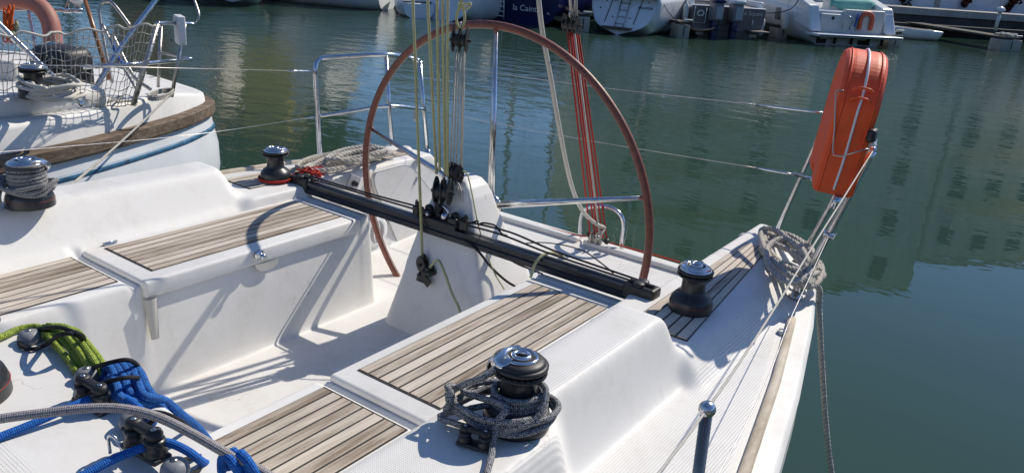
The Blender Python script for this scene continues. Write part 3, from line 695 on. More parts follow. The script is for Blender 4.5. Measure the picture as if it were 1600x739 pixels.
for q in (P1, P2, P3): MB().lathe([(0, 0), (.030, 0), (.030, .005), (.018, .010), (.017, .03), (0, .03)], q-Vector((0, 0, .004)), seg=20).build('foot', MT['steel'], ppp)
q = P2.lerp(P2t, .44); mb = MB(); mb.lathe([(.0155, -.012), (.020, -.012), (.020, .012), (.0155, .012)], q, P2t-P2, 16); mb.tube(smooth_path([q+Vector((.01, -.02, 0)), q+Vector((.03, -.03, .0)), q+Vector((.035, -.03, .02))], .004), .005, 8); mb.build('wire_clamp', MT['steel'], ppp)
# -------- stanchion with ball
SB = Z(1105, 639, 1.685); Sf = Vector((SB.x+.03, SB.y-.03, 1.11))
st = MB().rod(Sf, SB-Vector((0, 0, .008)), .0105, 16).build('stanchion', MT['steel_dark'], yacht)
MB().ball(SB, .0150, 24).build('ball_top', MT['steel'], st); MB().lathe([(0, 0), (.03, 0), (.03, .006), (.018, .012), (.017, .05), (0, .05)], Sf-Vector((0, 0, .005)), seg=20).build('foot', MT['steel'], st)
# -------- lifelines (part of the yacht)
def wire(pts, r=.0020, mat='wire', name='lifeline', ends=()):
    o = MB().tube(smooth_path(pts, .12) if len(pts) > 2 else pts, r, 6).build(name, MT[mat], yacht)
    for a, b, r2 in ends: MB().tube([a, a.lerp(b, .3), a.lerp(b, .7), b], [r2*.6, r2, r2, r2*.6], 10).build('turnbuckle', MT['steel'], o)
    return o
def ln(a, b, n=2): return [a.lerp(b, i/(n-1)) for i in range(n)]
S1 = Y(656, 98, B3.y); E1 = P1t; q1 = S1.lerp(E1, .86); mid = S1.lerp(E1, .5)-Vector((0, 0, .012))
wire([S1, mid, q1], .0019, ends=((q1, E1, .006),))
S2 = Cm; E2 = Y(1241, 273, P1.y); q2 = S2.lerp(E2, .92); wire([S2, S2.lerp(E2, .5)-Vector((0, 0, .012)), q2], .0019, ends=((q2, E2, .006),))
L1 = Y(-60, 99, 1.3); q = At.lerp(L1, .12); wire([Vector((L1.x, L1.y, L1.z)), q], .0020, 'wire', ends=((q, At, .006),))
L2 = Y(-60, 243, 1.2); wire([L2, Y(300, 211, 2.5), Am], .0018, ends=((Am.lerp(Y(300, 211, 2.5), .12), Am, .005),))
wire([Vector((1.93, -.9, 1.70)), Vector((SB.x+.07, .2, 1.69)), SB, SB.lerp(P2t, .5)-Vector((0, 0, .006)), P2t], .0026, 'rope_white')
Lw = Y(1298, 362, P2.lerp(P2t, .44).y); Lf = Z(1123, 739, 1.40); wire([Vector((1.93, -.9, 1.42)), Lf, Lf.lerp(Lw, .5), Lw], .0017)
# ------------------------------------------------------------------ far side of the basin
Q0 = Vector((-10.5, 24.4, 0)); qd = Vector((.729, .684, 0)).normalized(); nd = Vector((-.684, .729, 0)).normalized(); QA = math.atan2(qd.y, qd.x); QM = Matrix.Rotation(QA, 3, 'Z')
def Q(s, d, z=0): return Q0 + qd*s + nd*d + Vector((0, 0, z))
def qbox(mb, s0, s1, d0, d1, z0, z1, **k): return mb.box(Q((s0+s1)/2, (d0+d1)/2, (z0+z1)/2), (s1-s0, d1-d0, z1-z0), QM, **k)
def wallmat(name, c, streak=.25):
    m, n, p = newmat(name); g = N(n, 'ShaderNodeNewGeometry').outputs['Position']
    f = noise(n, mapping(n, g, (1.2, 1.2, .35)), 1.5, 5, .65); n.links.new(ramp(n, f, [(.3, tuple(x*(1-streak) for x in c)), (.7, c)]), p.inputs['Base Color']); p.inputs['Roughness'].default_value = .85
    n.links.new(bump(n, noise(n, g, 9, 4), .3, .03), p.inputs['Normal']); return m
MT['quay'] = wallmat('stained quay stone with shade', (.075, .075, .075), .6); MT['coping'] = wallmat('pale coping concrete', (.40, .39, .37), .35); MT['whitewall'] = wallmat('white garden wall', (.66, .67, .70), .12)  # quay: stone colour lowered to hold the shadow behind the boats
MT['cream'] = wallmat('cream plaster', (.88, .84, .66)); MT['terra'] = wallmat('terracotta plaster', (.78, .34, .18)); MT['yellow'] = wallmat('yellow plaster', (.88, .62, .16)); MT['whitep'] = wallmat('white plaster', (.90, .88, .82)); MT['greyp'] = wallmat('grey green plaster', (.80, .84, .66)); MT['roof'] = wallmat('roof tiles', (.30, .13, .08)); MT['shutter'] = simple('grey shutters', (.42, .48, .42), .7); MT['float'] = wallmat('weathered concrete float', (.45, .42, .36), .35); MT['deckwood'] = simple('wood planks with shade', (.055, .052, .05), .8, var=.4, scale=12)  # deckwood: shade along the quay foot is put into the wood colour
mb = MB(); qbox(mb, -60, 70, 7, 7.6, -1.0, .78); o = mb.build('quay_wall', MT['quay']); tag(o, 'stained stone quay wall behind the moored boats, darkened with painted shade', 'quay wall')
mb = MB(); qbox(mb, -60, 70, 6.9, 8.3, .784, 1.06); c_ = mb.build('coping', MT['coping'], o)
mb = MB(); qbox(mb, -60, 70, 6.2, 6.996, .28, .46)
ld = mb.build('walkway', MT['deckwood']); tag(ld, 'low wooden walkway running along the foot of the quay, darkened with painted shade', 'walkway')
mb = MB(); qbox(mb, -60, 90, 8.302, 80, -1, 1.02); tag(mb.build('ground', wallmat('pale paving', (.74, .71, .64))), kind='structure')
mb = MB(); mb.quad((-300, 120, -.5), (300, 120, -.5), (300, 500, -.5), (-300, 500, -.5))
gw = thing('garden_wall', Q(19, 9, 1.02), 'white garden wall with planted shrubs above the stone quay', 'wall')
mb = MB(); qbox(mb, 9.5, 46, 9.0, 9.2, 1.02, 2.55); mb.build('panel', MT['whitewall'], gw)
for s in (16.2, 21.2, 26.3, 31.4): mb = MB(); qbox(mb, s, s+.22, 8.93, 9.0-.003, 1.02, 2.62); mb.build('pillar', MT['coping'], gw)
# hillside behind everything at the far left, a soft green rise
def leafmat(name, a, b):
    m, n, p = newmat(name); g = N(n, 'ShaderNodeNewGeometry').outputs['Position']; f = noise(n, g, 1.3, 4); n.links.new(ramp(n, f, [(.3, a), (.7, b)]), p.inputs['Base Color']); p.inputs['Roughness'].default_value = .7; p.inputs['Specular IOR Level'].default_value = .2; return m
MT['leaf'] = leafmat('dark green leaves', (.018, .045, .015), (.06, .11, .03)); MT['leaf2'] = leafmat('pine needles', (.015, .05, .02), (.05, .10, .035)); MT['redleaf'] = leafmat('dark red leaves', (.03, .012, .010), (.09, .03, .02)); MT['bark'] = wallmat('bark', (.12, .09, .07), .5)
def crown(center, rad, nleaf, size, mat, parent, seedv, name='crown', clumps=14):
    rr = np.random.RandomState(seedv); mb = MB(); V = []; Fs = []
    cl = [(rr.normal(0, .42, 3)*np.array(rad), rr.uniform(.28, .5)) for _ in range(clumps)]
    for i in range(nleaf):
        c, k = cl[rr.randint(clumps)]; d = rr.normal(0, 1, 3); d /= np.linalg.norm(d); p = Vector(center)+Vector(c)+Vector(d*np.array(rad)*k*rr.uniform(.7, 1.05))
        a = Vector(rr.normal(0, 1, 3)).normalized(); b = a.orthogonal().normalized(); s_ = size*rr.uniform(.6, 1.3)
        t = Vector(rr.normal(0, 1, 3)).cross(a).normalized()
        n0 = len(V); V += [p-a*s_, p+t*s_*.5, p+a*s_, p-t*s_*.5]; Fs.append((n0, n0+1, n0+2, n0+3))
    mb.add(V, Fs, False); return mb.build(name, MT[mat], parent)
def tree(s, d, h, rad, mat, label, seedv, group='trees behind the far quay'):
    base = Q(s, d, 1.0); t = thing('pine_tree' if mat == 'leaf2' else 'broadleaf_tree', base, label, 'tree', group)
    mb = MB(); top = base+Vector((0, 0, h*.62)); mb.tube(smooth_path([base, base.lerp(top, .5)+Vector((.2, .1, 0)), top], .6), lambda t_: .32*(1-t_*.75), 8)
    for k in range(5):
        a = k*1.3+seedv; st = base.lerp(top, .55+.08*k); mb.tube([st, st+Vector((math.cos(a)*rad*.4, math.sin(a)*rad*.4, rad*.4)), st+Vector((math.cos(a)*rad*.7, math.sin(a)*rad*.7, rad*.55))], [.13, .08, .04], 6)
    mb.build('trunk', MT['bark'], t); crown(base+Vector((0, 0, h-rad*.75)), (rad, rad, rad*.85), 2600, .34, mat, t, seedv)
for i, (s, d, h, r_, m_) in enumerate(((-30, 21, 12, 4.2, 'leaf'), (-25.5, 22, 13.5, 4.4, 'leaf2'), (-21, 21, 12.5, 4.0, 'leaf'), (-17.2, 22.5, 13, 4.2, 'leaf2'), (-13.6, 22, 11.5, 3.6, 'leaf'), (-35, 23, 12, 4.4, 'leaf2'))):
    tree(s, d, h, r_, m_, ('dark pine tree rising behind the low houses on the far quay' if m_ == 'leaf2' else 'bushy green broadleaf tree rising behind the low houses on the far quay'), i+3)
def house(name, s0, s1, d0, d1, h, mat, label, cols, rows, roof=None, balc=False, wz=1.4, ww=1.1, sill=.9, floor=None, group=None):
    t = thing(name, Q((s0+s1)/2, d0, 1.02), label, 'building', group); mb = MB(); qbox(mb, s0, s1, d0, d1, 1.0, 1.02+h); mb.build('wall', MT[mat], t)
    fh = floor or h/rows
    for r_ in range(rows):
        for c in range(cols):
            sc_ = s0+(c+.5)*(s1-s0)/cols; z0 = 1.02+r_*fh+sill
            mb = MB(); qbox(mb, sc_-ww/2, sc_+ww/2, d0-.05, d0-.003, z0, z0+wz); w_ = mb.build('window', MT['shutter'], t)
            mb = MB(); qbox(mb, sc_-ww/2+.12, sc_+ww/2-.12, d0-.07, d0-.053, z0+.1, z0+wz-.1); mb.build('pane', MT['glass'], w_)
        if balc:
            z0 = 1.02+r_*fh
            mb = MB(); qbox(mb, s0+.4, s1-.4, d0-1.3, d0-.01, z0-.12, z0+.06); bb = mb.build('balcony', MT['whitep'], t)
            mb = MB(); qbox(mb, s0+.4, s1-.4, d0-1.3, d0-1.24, z0+.07, z0+1.0); mb.build('parapet', MT[mat], bb)
    if roof:
        mb = MB(); P = [Q(s0-.3, d0-.4, 1.02+h), Q(s0-.3, d1+.4, 1.02+h), Q(s0-.3, (d0+d1)/2, 1.02+h+1.3)]; mb.prism(P, qd*(s1-s0+.6)); mb.build('roof', MT[roof], t)
    else:
        mb = MB(); qbox(mb, s0-.15, s1+.15, d0-.15, d1+.15, 1.023+h, 1.25+h); mb.build('roof', MT['coping'], t)
    return t
_keep = (Q0, qd, nd, QM)
def turned(s, d, az=-29):
    global Q0, qd, nd, QM
    a_ = _keep[0] + _keep[1]*s + _keep[2]*d; Q0 = a_; qd = Vector((math.sin(R(az)), math.cos(R(az)), 0)); nd = Vector((-qd.y, qd.x, 0)); QM = Matrix.Rotation(math.atan2(qd.y, qd.x), 3, 'Z')
turned(-17.6, 12); house('small_house', 0, 4.5, 0, 2.6, 4.2, 'terra', 'low terracotta coloured house at the left end of the far quay', 2, 1, 'roof')
turned(-16.2, 12); house('small_house', 0, 7, 0, 2.6, 5.2, 'whitep', 'low white house beside the terracotta house on the far quay', 2, 1, 'roof')
turned(-12.5, 12); house('small_house', 0, 2.2, 0, 2.2, 5.8, 'yellow', 'narrow yellow house between two white houses on the far quay', 1, 2, 'roof')
turned(-10.8, 12); house('small_house', 0, 5, 0, 2.4, 4.2, 'whitep', 'small white house right of the narrow yellow house on the far quay', 2, 1)
Q0, qd, nd, QM = _keep
house('low_building', -8.2, 2.6, 17, 24, 4.1, 'greyp', 'long low grey green building in the middle of the far quay', 5, 1)
house('apartment_block', 3.6, 14.2, 16, 30, 13.2, 'cream', 'tall cream apartment block nearest the middle of the far quay', 3, 5, None, True)
house('apartment_block', 14.25, 24.0, 16.6, 30, 14.9, 'greyp', 'tallest grey green apartment block on the right of the far quay', 2, 5, None, False)
house('apartment_block', 24.1, 31, 16.3, 30, 12.9, 'cream', 'cream apartment block at the right end of the far quay', 3, 4, None, True)
hb_ = MB(); rr = np.random.RandomState(2); ang_ = np.linspace(0, 2*math.pi, 73)[:-1]; V = []  # unseen hill ring, added to shape what the steel reflects
for i, a_ in enumerate(ang_):
    front = max(0, math.cos(a_+R(30)))          # open toward the basin, closer behind the camera
    r_ = 70+150*front; h_ = 16+5*math.sin(a_*3)+rr.uniform(-1.5, 1.5)
    V += [(r_*math.sin(a_), r_*math.cos(a_)+10, -1), (r_*1.02*math.sin(a_), r_*1.02*math.cos(a_)+10, h_*.6), (r_*1.25*math.sin(a_), r_*1.25*math.cos(a_)+10, h_)]
n_ = len(ang_); hb_.add(V, [(i*3+j, ((i+1) % n_)*3+j, ((i+1) % n_)*3+j+1, i*3+j+1) for i in range(n_) for j in range(2)], True); tag(hb_.build('added_hills', leafmat('added hillside green', (.05, .06, .04), (.14, .13, .10))), kind='structure')
pn = thing('unseen_pontoon', (3.6, -4, .4), 'weathered plank pontoon beside the yacht, unseen behind the photographer, added for stanchion reflections', 'pontoon')
mb = MB()  # out of view, added so the stanchion has something brown to reflect
for k in range(60): mb.box((3.75, .35-.15*k, .45), (2.3, .143, .04), rnd=(k*.37) % 1)
mb.build('planking', MT['teak_dark'], pn)
mb = MB(); mb.box((2.7, -4.1, .33), (.12, 9.0, .18)); mb.box((4.8, -4.1, .33), (.12, 9.0, .18)); mb.build('beam', MT['deckwood'], pn)
mb = MB(); mb.rbox((3.75, -4.1, .10), (2.0, 8.6, .5), .05); mb.build('float', MT['float'], pn)
# shrubs on the garden wall
for i, s in enumerate((14.6, 17.7, 19.8, 22.2, 24.6)):
    o = crown(Q(s, 8.75, 1.45), (.34, .25, .5), 260, .09, 'redleaf' if i != 4 else 'leaf', None, 40+i, 'shrub', 5)
    tag(o, 'dark red leaved shrub against the white garden wall on the far quay' if i != 4 else 'green shrub against the white garden wall on the far quay', 'shrub', 'shrubs along the garden wall')
# ------------------------------------------------------------------ boats
class BF:
    """boat frame: x to its right, y toward its bow"""
    def __init__(s, P, ang): s.P = Vector(P); f = (Matrix.Rotation(R(ang), 3, 'Z') @ nd); s.f = f; s.r = Vector((f.y, -f.x, 0)); s.rot = Matrix((s.r, s.f, Vector((0, 0, 1)))).transposed()
    def __call__(s, x, y, z): return s.P + s.r*x + s.f*y + Vector((0, 0, z))
def far_hull(T, L, b0, b1, z0, z1, mat, parent, rake=.6, low=.12, n=26, stripe=None, name='hull'):
    prof = [(1, 1), (1.005, .85), (1.0, .70), (.985, .55), (.955, .40), (.905, .26), (.83, .13), (.70, .02), (.50, -.08), (.0, -.25)]
    rings = []
    for i in range(n+1):
        t = i/n; k = t*L
        b = (b0 + (b1-b0)*math.sin(min(t/.45, 1)*math.pi/2)) if t < .45 else b1*math.cos((t-.45)/.55*math.pi/2)**.75
        sh = z0+(z1-z0)*t
        ring = []
        for (w_, h_) in prof:
            z = low+(sh-low)*h_ if t < .05 else sh*h_ if h_ > 0 else h_*.6
            yy = k + (rake*(h_) if i == 0 else 0) + (t**4)*(.9*h_)
            ring.append((b*w_, yy, z))
        rings.append(ring)
    V = []; m = len(prof)
    for rg in rings:
        for (x, y, z) in rg: V.append(T(x, y, z))
        for (x, y, z) in rg: V.append(T(-x, y, z))
    Fs = []
    for i in range(n):
        a, b = i*2*m, (i+1)*2*m
        for j in range(m-1): Fs.append((a+j, a+j+1, b+j+1, b+j)); Fs.append((a+m+j, b+m+j, b+m+j+1, a+m+j+1))
        Fs.append((a, b, b+m, a+m))
    mb = MB().add(V, Fs, True); mb.add(V[:2*m], [tuple(range(m-1, -1, -1))+tuple(range(m, 2*m))], False)
    return mb.build(name, MT[mat], parent)
def mast(T, y, H, parent, spread=True, boom=True):
    mb = MB(); mb.tube([T(0, y, .9), T(0, y, H)], [.075, .06], 10)
    m_ = mb.build('mast', MT['steel_dull'], parent)
    if spread:
        for z in (H*.45, H*.72): mb = MB(); mb.rod(T(-.7, y-.1, z), T(.7, y-.1, z), .02, 6); mb.build('spreader', MT['steel_dull'], m_)
        for x in (-1, 1): mb = MB(); mb.tube([T(x*1.1, y-.1, .9), T(x*.7, y-.1, H*.45), T(0, y, H*.95)], .008, 4); mb.build('shroud', MT['wire'], m_)
    mb = MB(); mb.rod(T(0, y, H), T(0, -.0, 1.0), .007, 4); mb.build('backstay', MT['wire'], m_)
    if boom:
        mb = MB(); mb.rod(T(0, y-.1, 1.9), T(0, y-3.1, 2.0), .06, 8); mb.build('boom', MT['steel_dull'], parent)
        mb = MB(); mb.tube([T(0, y-.1, 2.02), T(0, y-1.5, 2.1), T(0, y-3.0, 2.1)], [.15, .13, .08], 8); mb.build('sail_cover', MT['bluecloth'], parent)
def rail(T, pts, r, parent, name='guard_rail', mat='steel'):
    return MB().tube(smooth_path([T(*p) for p in pts], .1), r, 8).build(name, MT[mat], parent)
def fender(P, parent_label, h=.5, r=.11):
    P = Vector(P); mb = MB().lathe([(0, -h/2-.02), (r*.35, -h/2), (r*.8, -h*.44), (r, -h*.34), (r, h*.34), (r*.8, h*.44), (r*.3, h/2), (r*.22, h/2+.06), (0, h/2+.06)], P, seg=16)
    mb.rod(P+Vector((0, 0, h/2+.04)), P+Vector((0, .0, h/2+.5)), .008, 5); o = mb.build('fender', MT['offwhite']); tag(o, parent_label, 'fender', 'white fenders'); return o
def ladder(T, x0, x1, y0, z0, y1, z1, n, parent, mat='steel', r=.014):
    l = MB().tube([T(x0, y0, z0), T(x0, y1, z1)], r, 6).build('ladder', MT[mat], parent)
    MB().tube([T(x1, y0, z0), T(x1, y1, z1)], r, 6).build('stile', MT[mat], l)
    for i in range(n):
        k = (i+.5)/n; MB().rod(T(x0, y0+(y1-y0)*k, z0+(z1-z0)*k), T(x1, y0+(y1-y0)*k, z0+(z1-z0)*k), r, 6).build('rung', MT[mat], l)
# --- white sloop with fold-up ladder
P = Z(966, 54, 0); T = BF(P, -30)
b = thing('moored_sloop', P, 'white sloop with a black lined sloping transom and folded steel ladder at the far quay', 'sailboat')
far_hull(T, 8.2, .98, 1.45, 1.12, 1.35, 'bone', b, rake=.62, low=.22)
mb = MB(); mb.prism([T(-.92, .66, 1.125), T(.92, .66, 1.125), T(1.25, 2.2, 1.15), T(0.4, 7.2, 1.33), T(-.4, 7.2, 1.33), T(-1.25, 2.2, 1.15)], Vector((0, 0, .04))); mb.build('deck', MT['offwhite'], b)
mb = MB(); mb.prism([T(-.5, .8, 1.17), T(.5, .8, 1.17), T(.55, 2.6, 1.17), T(-.55, 2.6, 1.17)], Vector((0, 0, .006))); mb.build('cockpit_well', MT['dark'], b)
mb = MB(); mb.rbox(T(0, 3.9, 1.33), (1.5, 2.6, .38), .12, T.rot); ca = mb.build('cabin', MT['bone'], b); mb = MB(); mb.box(T(0, 2.585, 1.34), (.6, .02, .3), T.rot); mb.build('companionway', MT['dark'], ca)
for x in (-.755, .755): mb = MB(); mb.box(T(x, 4.0, 1.36), (.012, 1.5, .12), T.rot); mb.build('cabin_window', MT['glass'], ca)
def TT(x, k, o=.012): # on the raked transom
    return T(x, .62*k-o*.86, .22+(1.12-.22)*k+o*.3)
for xa_, ka, xb_, kb in ((-.42, .97, -.50, .12), (.52, .97, .42, .12), (-.42, .97, .52, .97)): mb = MB(); mb.rod(TT(xa_, ka), TT(xb_, kb), .012, 5); mb.build('groove_line', MT['dark'], b)
for x, k in ((-.62, .8), (.72, .85), (-.3, .3), (.26, .3), (-.75, .55)): mb = MB(); mb.lathe([(0, 0), (.025, 0), (.02, .01), (0, .012)], TT(x, k, .004), -T.f+Vector((0, 0, .4)), 10); mb.build('drain', MT['dark'], b)
ladder(T, -.14, .14, -.06, .22, .50, 1.02, 4, b, 'steel_dull')
mb = MB(); mb.rbox(T(-.05, -.08, .20), (.95, .34, .05), .02, T.rot); mb.build('bathing_step', MT['teak_dark'], b)
text_obj('boat_name', 'BALIPOR', MT['navy'], b, TT(.66, .66, .018), T.r, TT(0, 1, 0)-TT(0, 0, 0), .12)
text_obj('registration', 'ST', MT['navy'], b, TT(-.30, .84, .018), T.r, TT(0, 1, 0)-TT(0, 0, 0), .13)
rail(T, [(-.86, .8, 1.15), (-.86, .75, 1.72), (-.4, .72, 1.74), (-.4, .75, 1.16)], .014, b, 'pushpit'); rail(T, [(.86, .8, 1.15), (.86, .75, 1.72), (.4, .72, 1.74), (.4, .75, 1.16)], .014, b, 'pushpit')
mb = MB(); mb.tube([T(b_*1.005, y_, z_) for b_, y_, z_ in ((.99, .62, 1.10), (1.3, 1.9, 1.13), (1.44, 3.6, 1.2), (1.2, 5.6, 1.27))], .022, 6); mb.build('rubbing_strake', MT['navy'], b)
mast(T, 4.3, 11.5, b)
fender(T(1.50, 3.0, .48), 'white fender on the port side of the white sloop at the far quay'); rope('mooring_line', [T(.95, .9, 1.15), T(1.5, .6, .62), T(2.3, .8, .30), T(3.0, 3.0, .5)], .012, 'rope_black', 'dark mooring line drooping beside the white sloop at the far quay', 'mooring line', seg=5, step=.2)
# --- navy boat
P = Z(814, 38, 0); T = BF(P, -26); nb = thing('moored_yacht', P, 'navy blue yacht with white name lettering and a stern ladder at the far quay', 'sailboat')
far_hull(T, 9.5, 1.25, 1.65, 1.28, 1.6, 'navy', nb, rake=-.25, low=.05)
mb = MB(); mb.prism([T(-1.22, -.2, 1.285), T(1.22, -.2, 1.285), T(1.55, 2.6, 1.35), T(.5, 8.6, 1.58), T(-.5, 8.6, 1.58), T(-1.55, 2.6, 1.35)], Vector((0, 0, .05))); mb.build('deck', MT['bone'], nb)
for s_ in (-1, 1): mb = MB(); mb.tube([T(s_*1.27, -.1, 1.02), T(s_*1.5, 1.5, 1.06), T(s_*1.67, 3.6, 1.12), T(s_*1.5, 6, 1.2)], .018, 5); mb.build('cove_line', MT['bone'], nb)
mb = MB(); mb.rbox(T(0, 4.2, 1.55), (1.9, 3.0, .5), .15, T.rot); ca = mb.build('cabin', MT['bone'], nb); mb = MB(); mb.box(T(0, 2.69, 1.56), (.7, .02, .36), T.rot); mb.build('companionway', MT['dark'], ca)
ladder(T, -.86, -.56, -.10, .12, -.20, .72, 4, nb, 'bone', .02)
text_obj('boat_name', 'la Cainta', MT['bone'], nb, T(.18, -.125, .50), T.r, Vector((0, 0, 1)), .26)
text_obj('home_port', 'n.', MT['bone'], nb, T(.92, -.115, .42), T.r, Vector((0, 0, 1)), .16)
rail(T, [(-1.15, .9, 1.33), (-1.12, .0, 1.86), (-.4, -.22, 1.92), (.4, -.22, 1.92), (1.12, .0, 1.86), (1.15, .9, 1.33)], .016, nb, 'pushpit'); mast(T, 5.0, 12.5, nb)
# --- blue topped white sloop seen from astern
P = Z(690, 31, 0); T = BF(P, -40); wb = thing('moored_sloop', P, 'white sloop with blue deck edge left of the navy yacht at the far quay', 'sailboat')
far_hull(T, 8.5, 1.0, 1.5, 1.02, 1.35, 'bone', wb, rake=.4, low=.1)
for s_ in (-1, 1):
    mb = MB(); mb.tube([T(s_*1.0, .38, .90), T(s_*1.28, 1.5, .94), T(s_*1.49, 3.4, 1.02), T(s_*1.35, 5.6, 1.12)], [.10]*4, 8); mb.build('rubbing_strake', MT['bluecloth'], wb)
mb = MB(); mb.prism([T(-.95, .45, 1.03), T(.95, .45, 1.03), T(1.4, 2.6, 1.1), T(.4, 7.6, 1.33), T(-.4, 7.6, 1.33), T(-1.4, 2.6, 1.1)], Vector((0, 0, .05))); mb.build('deck', MT['bone'], wb)
mb = MB(); mb.rbox(T(0, 3.7, 1.28), (1.5, 2.6, .4), .12, T.rot); mb.build('cabin', MT['bone'], wb); mast(T, 4.4, 11, wb)
# --- white tender
P = Z(655, 29, 0); T = BF(P, 12); td = thing('dinghy', P, 'small white dinghy with raised bow tied left of the blue edged sloop', 'dinghy')
far_hull(T, 2.2, .48, .55, .42, .58, 'bone', td, rake=.05, low=.02, n=10)
mb = MB(); mb.prism([T(-.45, .25, .44), T(.45, .25, .44), T(.42, 1.6, .50), T(-.42, 1.6, .50)], Vector((0, 0, .012))); mb.build('interior', MT['dark'], td)
for y_ in (.5, 1.2): mb = MB(); mb.box(T(0, y_, .475), (1.0, .2, .025), T.rot); mb.build('thwart', MT['offwhite'], td)
# --- large hull under canvas
P = Z(606, 15, 0); T = BF(P, 72); lb = thing('covered_boat', P, 'broad white hull wrapped in grey canvas lying side on at the far quay', 'boat')
far_hull(T, 4.4, 1.0, 1.25, 1.2, 1.4, 'bone', lb, rake=.05, low=.05)
V = [T(x, y, z) for y, w_, h_ in ((.4, .85, 1.5), (1.6, 1.2, 1.9), (2.8, 1.1, 1.85), (4.0, .45, 1.6)) for x, z in ((-w_, 1.16), (-w_*.55, h_-.1), (0, h_), (w_*.55, h_-.1), (w_, 1.16))]
mb = MB().add(V, [(i*5+j, (i+1)*5+j, (i+1)*5+j+1, i*5+j+1) for i in range(3) for j in range(4)] + [(0, 1, 2, 3, 4), (19, 18, 17, 16, 15)], False); mb.build('canvas_cover', MT['cover'], lb)
fender(T(-1.47, 1.6, .62), 'white fender on the side of the canvas covered boat'); fender(T(-1.60, 2.4, .62), 'small dark scuffed fender amidships on the canvas covered boat')
for s0_, lab in ((-12.6, 'old white boat stern at the far left of the quay'),):
    P = Q(s0_, .5); T = BF(P, 20); ob = thing('moored_yacht', P, 'white yacht with dark boot stripe, leftmost boat at the far quay', 'sailboat'); far_hull(T, 9, 1.1, 1.6, 1.1, 1.4, 'bone', ob, rake=-.3, low=.3); mast(T, 4.6, 11.5, ob)
    mb = MB(); mb.prism([T(-1.0, -.1, 1.105), T(1.0, -.1, 1.105), T(1.5, 2.6, 1.2), T(.5, 8, 1.38), T(-.5, 8, 1.38), T(-1.5, 2.6, 1.2)], Vector((0, 0, .04))); mb.build('deck', MT['offwhite'], ob)
    mb = MB(); mb.rbox(T(0, 4.2, 1.4), (1.7, 3.0, .45), .14, T.rot); mb.build('cabin', MT['bone'], ob)
# --- twin outboard motor boat
P = Z(1133, 59, 0); T = BF(P, 4); mbt = thing('motorboat', P, 'grey brown motorboat with twin outboard engines on its transom at the far quay', 'motorboat')
far_hull(T, 6.2, 1.28, 1.38, .95, 1.25, 'greyhull', mbt, rake=.0, low=-.05)
mb = MB(); mb.rbox(T(0, .16, .93), (2.62, .30, .09), .03, T.rot); mb.build('transom_top', MT['bone'], mbt)
mb = MB(); mb.prism([T(-1.0, .35, .96), T(1.0, .35, .96), T(1.1, 3.0, 1.0), T(-1.1, 3.0, 1.0)], Vector((0, 0, .01))); mb.build('cockpit_well', MT['dark'], mbt)
for s_ in (-1, 1):
    mb = MB(); mb.rbox(T(s_*1.22, 1.9, 1.05), (.2, 3.3, .22), .05, T.rot); mb.build('coaming', MT['bone'], mbt)
    mb = MB(); mb.prism([T(s_*1.15, 1.2, 1.1), T(s_*1.15, 1.7, 1.1), T(s_*1.0, 2.3, 2.35), T(s_*1.0, 1.9, 2.35)], T.r*(-s_*.1)); mb.build('arch_leg', MT['bone'], mbt)
    mb = MB(); mb.rbox(T(s_*.98, -.22, .26), (.62, .5, .06), .02, T.rot); mb.build('swim_step', MT['greyhull'], mbt)
mb = MB(); mb.rbox(T(0, 2.1, 2.38), (2.1, .45, .1), .04, T.rot); mb.build('arch_top', MT['bone'], mbt)
mb = MB(); mb.rbox(T(.1, 2.6, 1.35), (.9, .6, .75), .06, T.rot); cs = mb.build('console', MT['bone'], mbt); mb = MB(); mb.box(T(.1, 2.35, 1.85), (.8, .02, .3), Matrix(T.rot) @ Matrix.Rotation(R(-25), 3, 'X')); mb.build('windscreen', MT['glass'], cs)
mb = MB(); mb.rbox(T(.25, 1.0, 1.1), (.9, .4, .4), .06, T.rot); mb.build('bench_seat', MT['offwhite'], mbt)
for x in (-.58, .10):
    mb = MB(); rr_ = T.rot @ Matrix.Rotation(R(-4), 3, 'X')
    mb.rbox(T(x, -.28, .82), (.34, .52, .62), .09, rr_)
    e_ = mb.build('outboard_engine', MT['engine'], mbt)
    mb = MB(); mb.rbox(T(x, -.30, 1.14), (.38, .56, .12), .055, rr_); mb.build('engine_cap', MT['navy' if x < 0 else 'bone'], e_)
    mb = MB(); mb.box(T(x, -.545, .80), (.22, .012, .38), rr_); mb.build('engine_panel', MT['lightplastic'], e_)
    mb = MB(); mb.rbox(T(x, -.25, .22), (.20, .28, .66), .05, T.rot); mb.rbox(T(x, -.36, .30), (.26, .40, .03), .01, T.rot); mb.build('engine_leg', MT['navy'], e_)
text_obj('boat_name', 'Le Squale', MT['offwhite'], mbt, T(.82, -.014, .80), T.r, Vector((0, 0, 1)), .20)
mb = MB(); mb.tube([T(-.98+.105*math.cos(a), -.02, .72+.08*math.sin(a)) for a in np.arange(0, 6.28, .35)], .028, 6, True); mb.rod(T(-.95, -.022, .68), T(-.86, -.022, .62), .022, 6); mb.build('round_logo', MT['bone'], mbt)
for x in (-.92, .95): mb = MB(); mb.rbox(T(x, -.02, .10), (.26, .02, .10), .008, T.rot); mb.build('number_plate', MT['offwhite'], mbt)
mb = MB()
mb.tube([T(-1.20, -.03, .92), T(-1.20, -.03, .42), T(-.80, -.03, .42), T(-.80, -.03, .90)], .016, 5); mb.build('transom_frame', MT['bone'], mbt)
mb = MB(); mb.rod(T(.86, -.03, .42), T(.86, -.05, .60), .02, 6); mb.build('hook', MT['bone'], mbt)
fender(T(-1.45, .1, .72), 'grey white fender leaning on the left corner of the twin engine motorboat', .55, .09); fender(T(1.42, .4, .36), 'white fender on the right corner of the twin engine motorboat', .6)
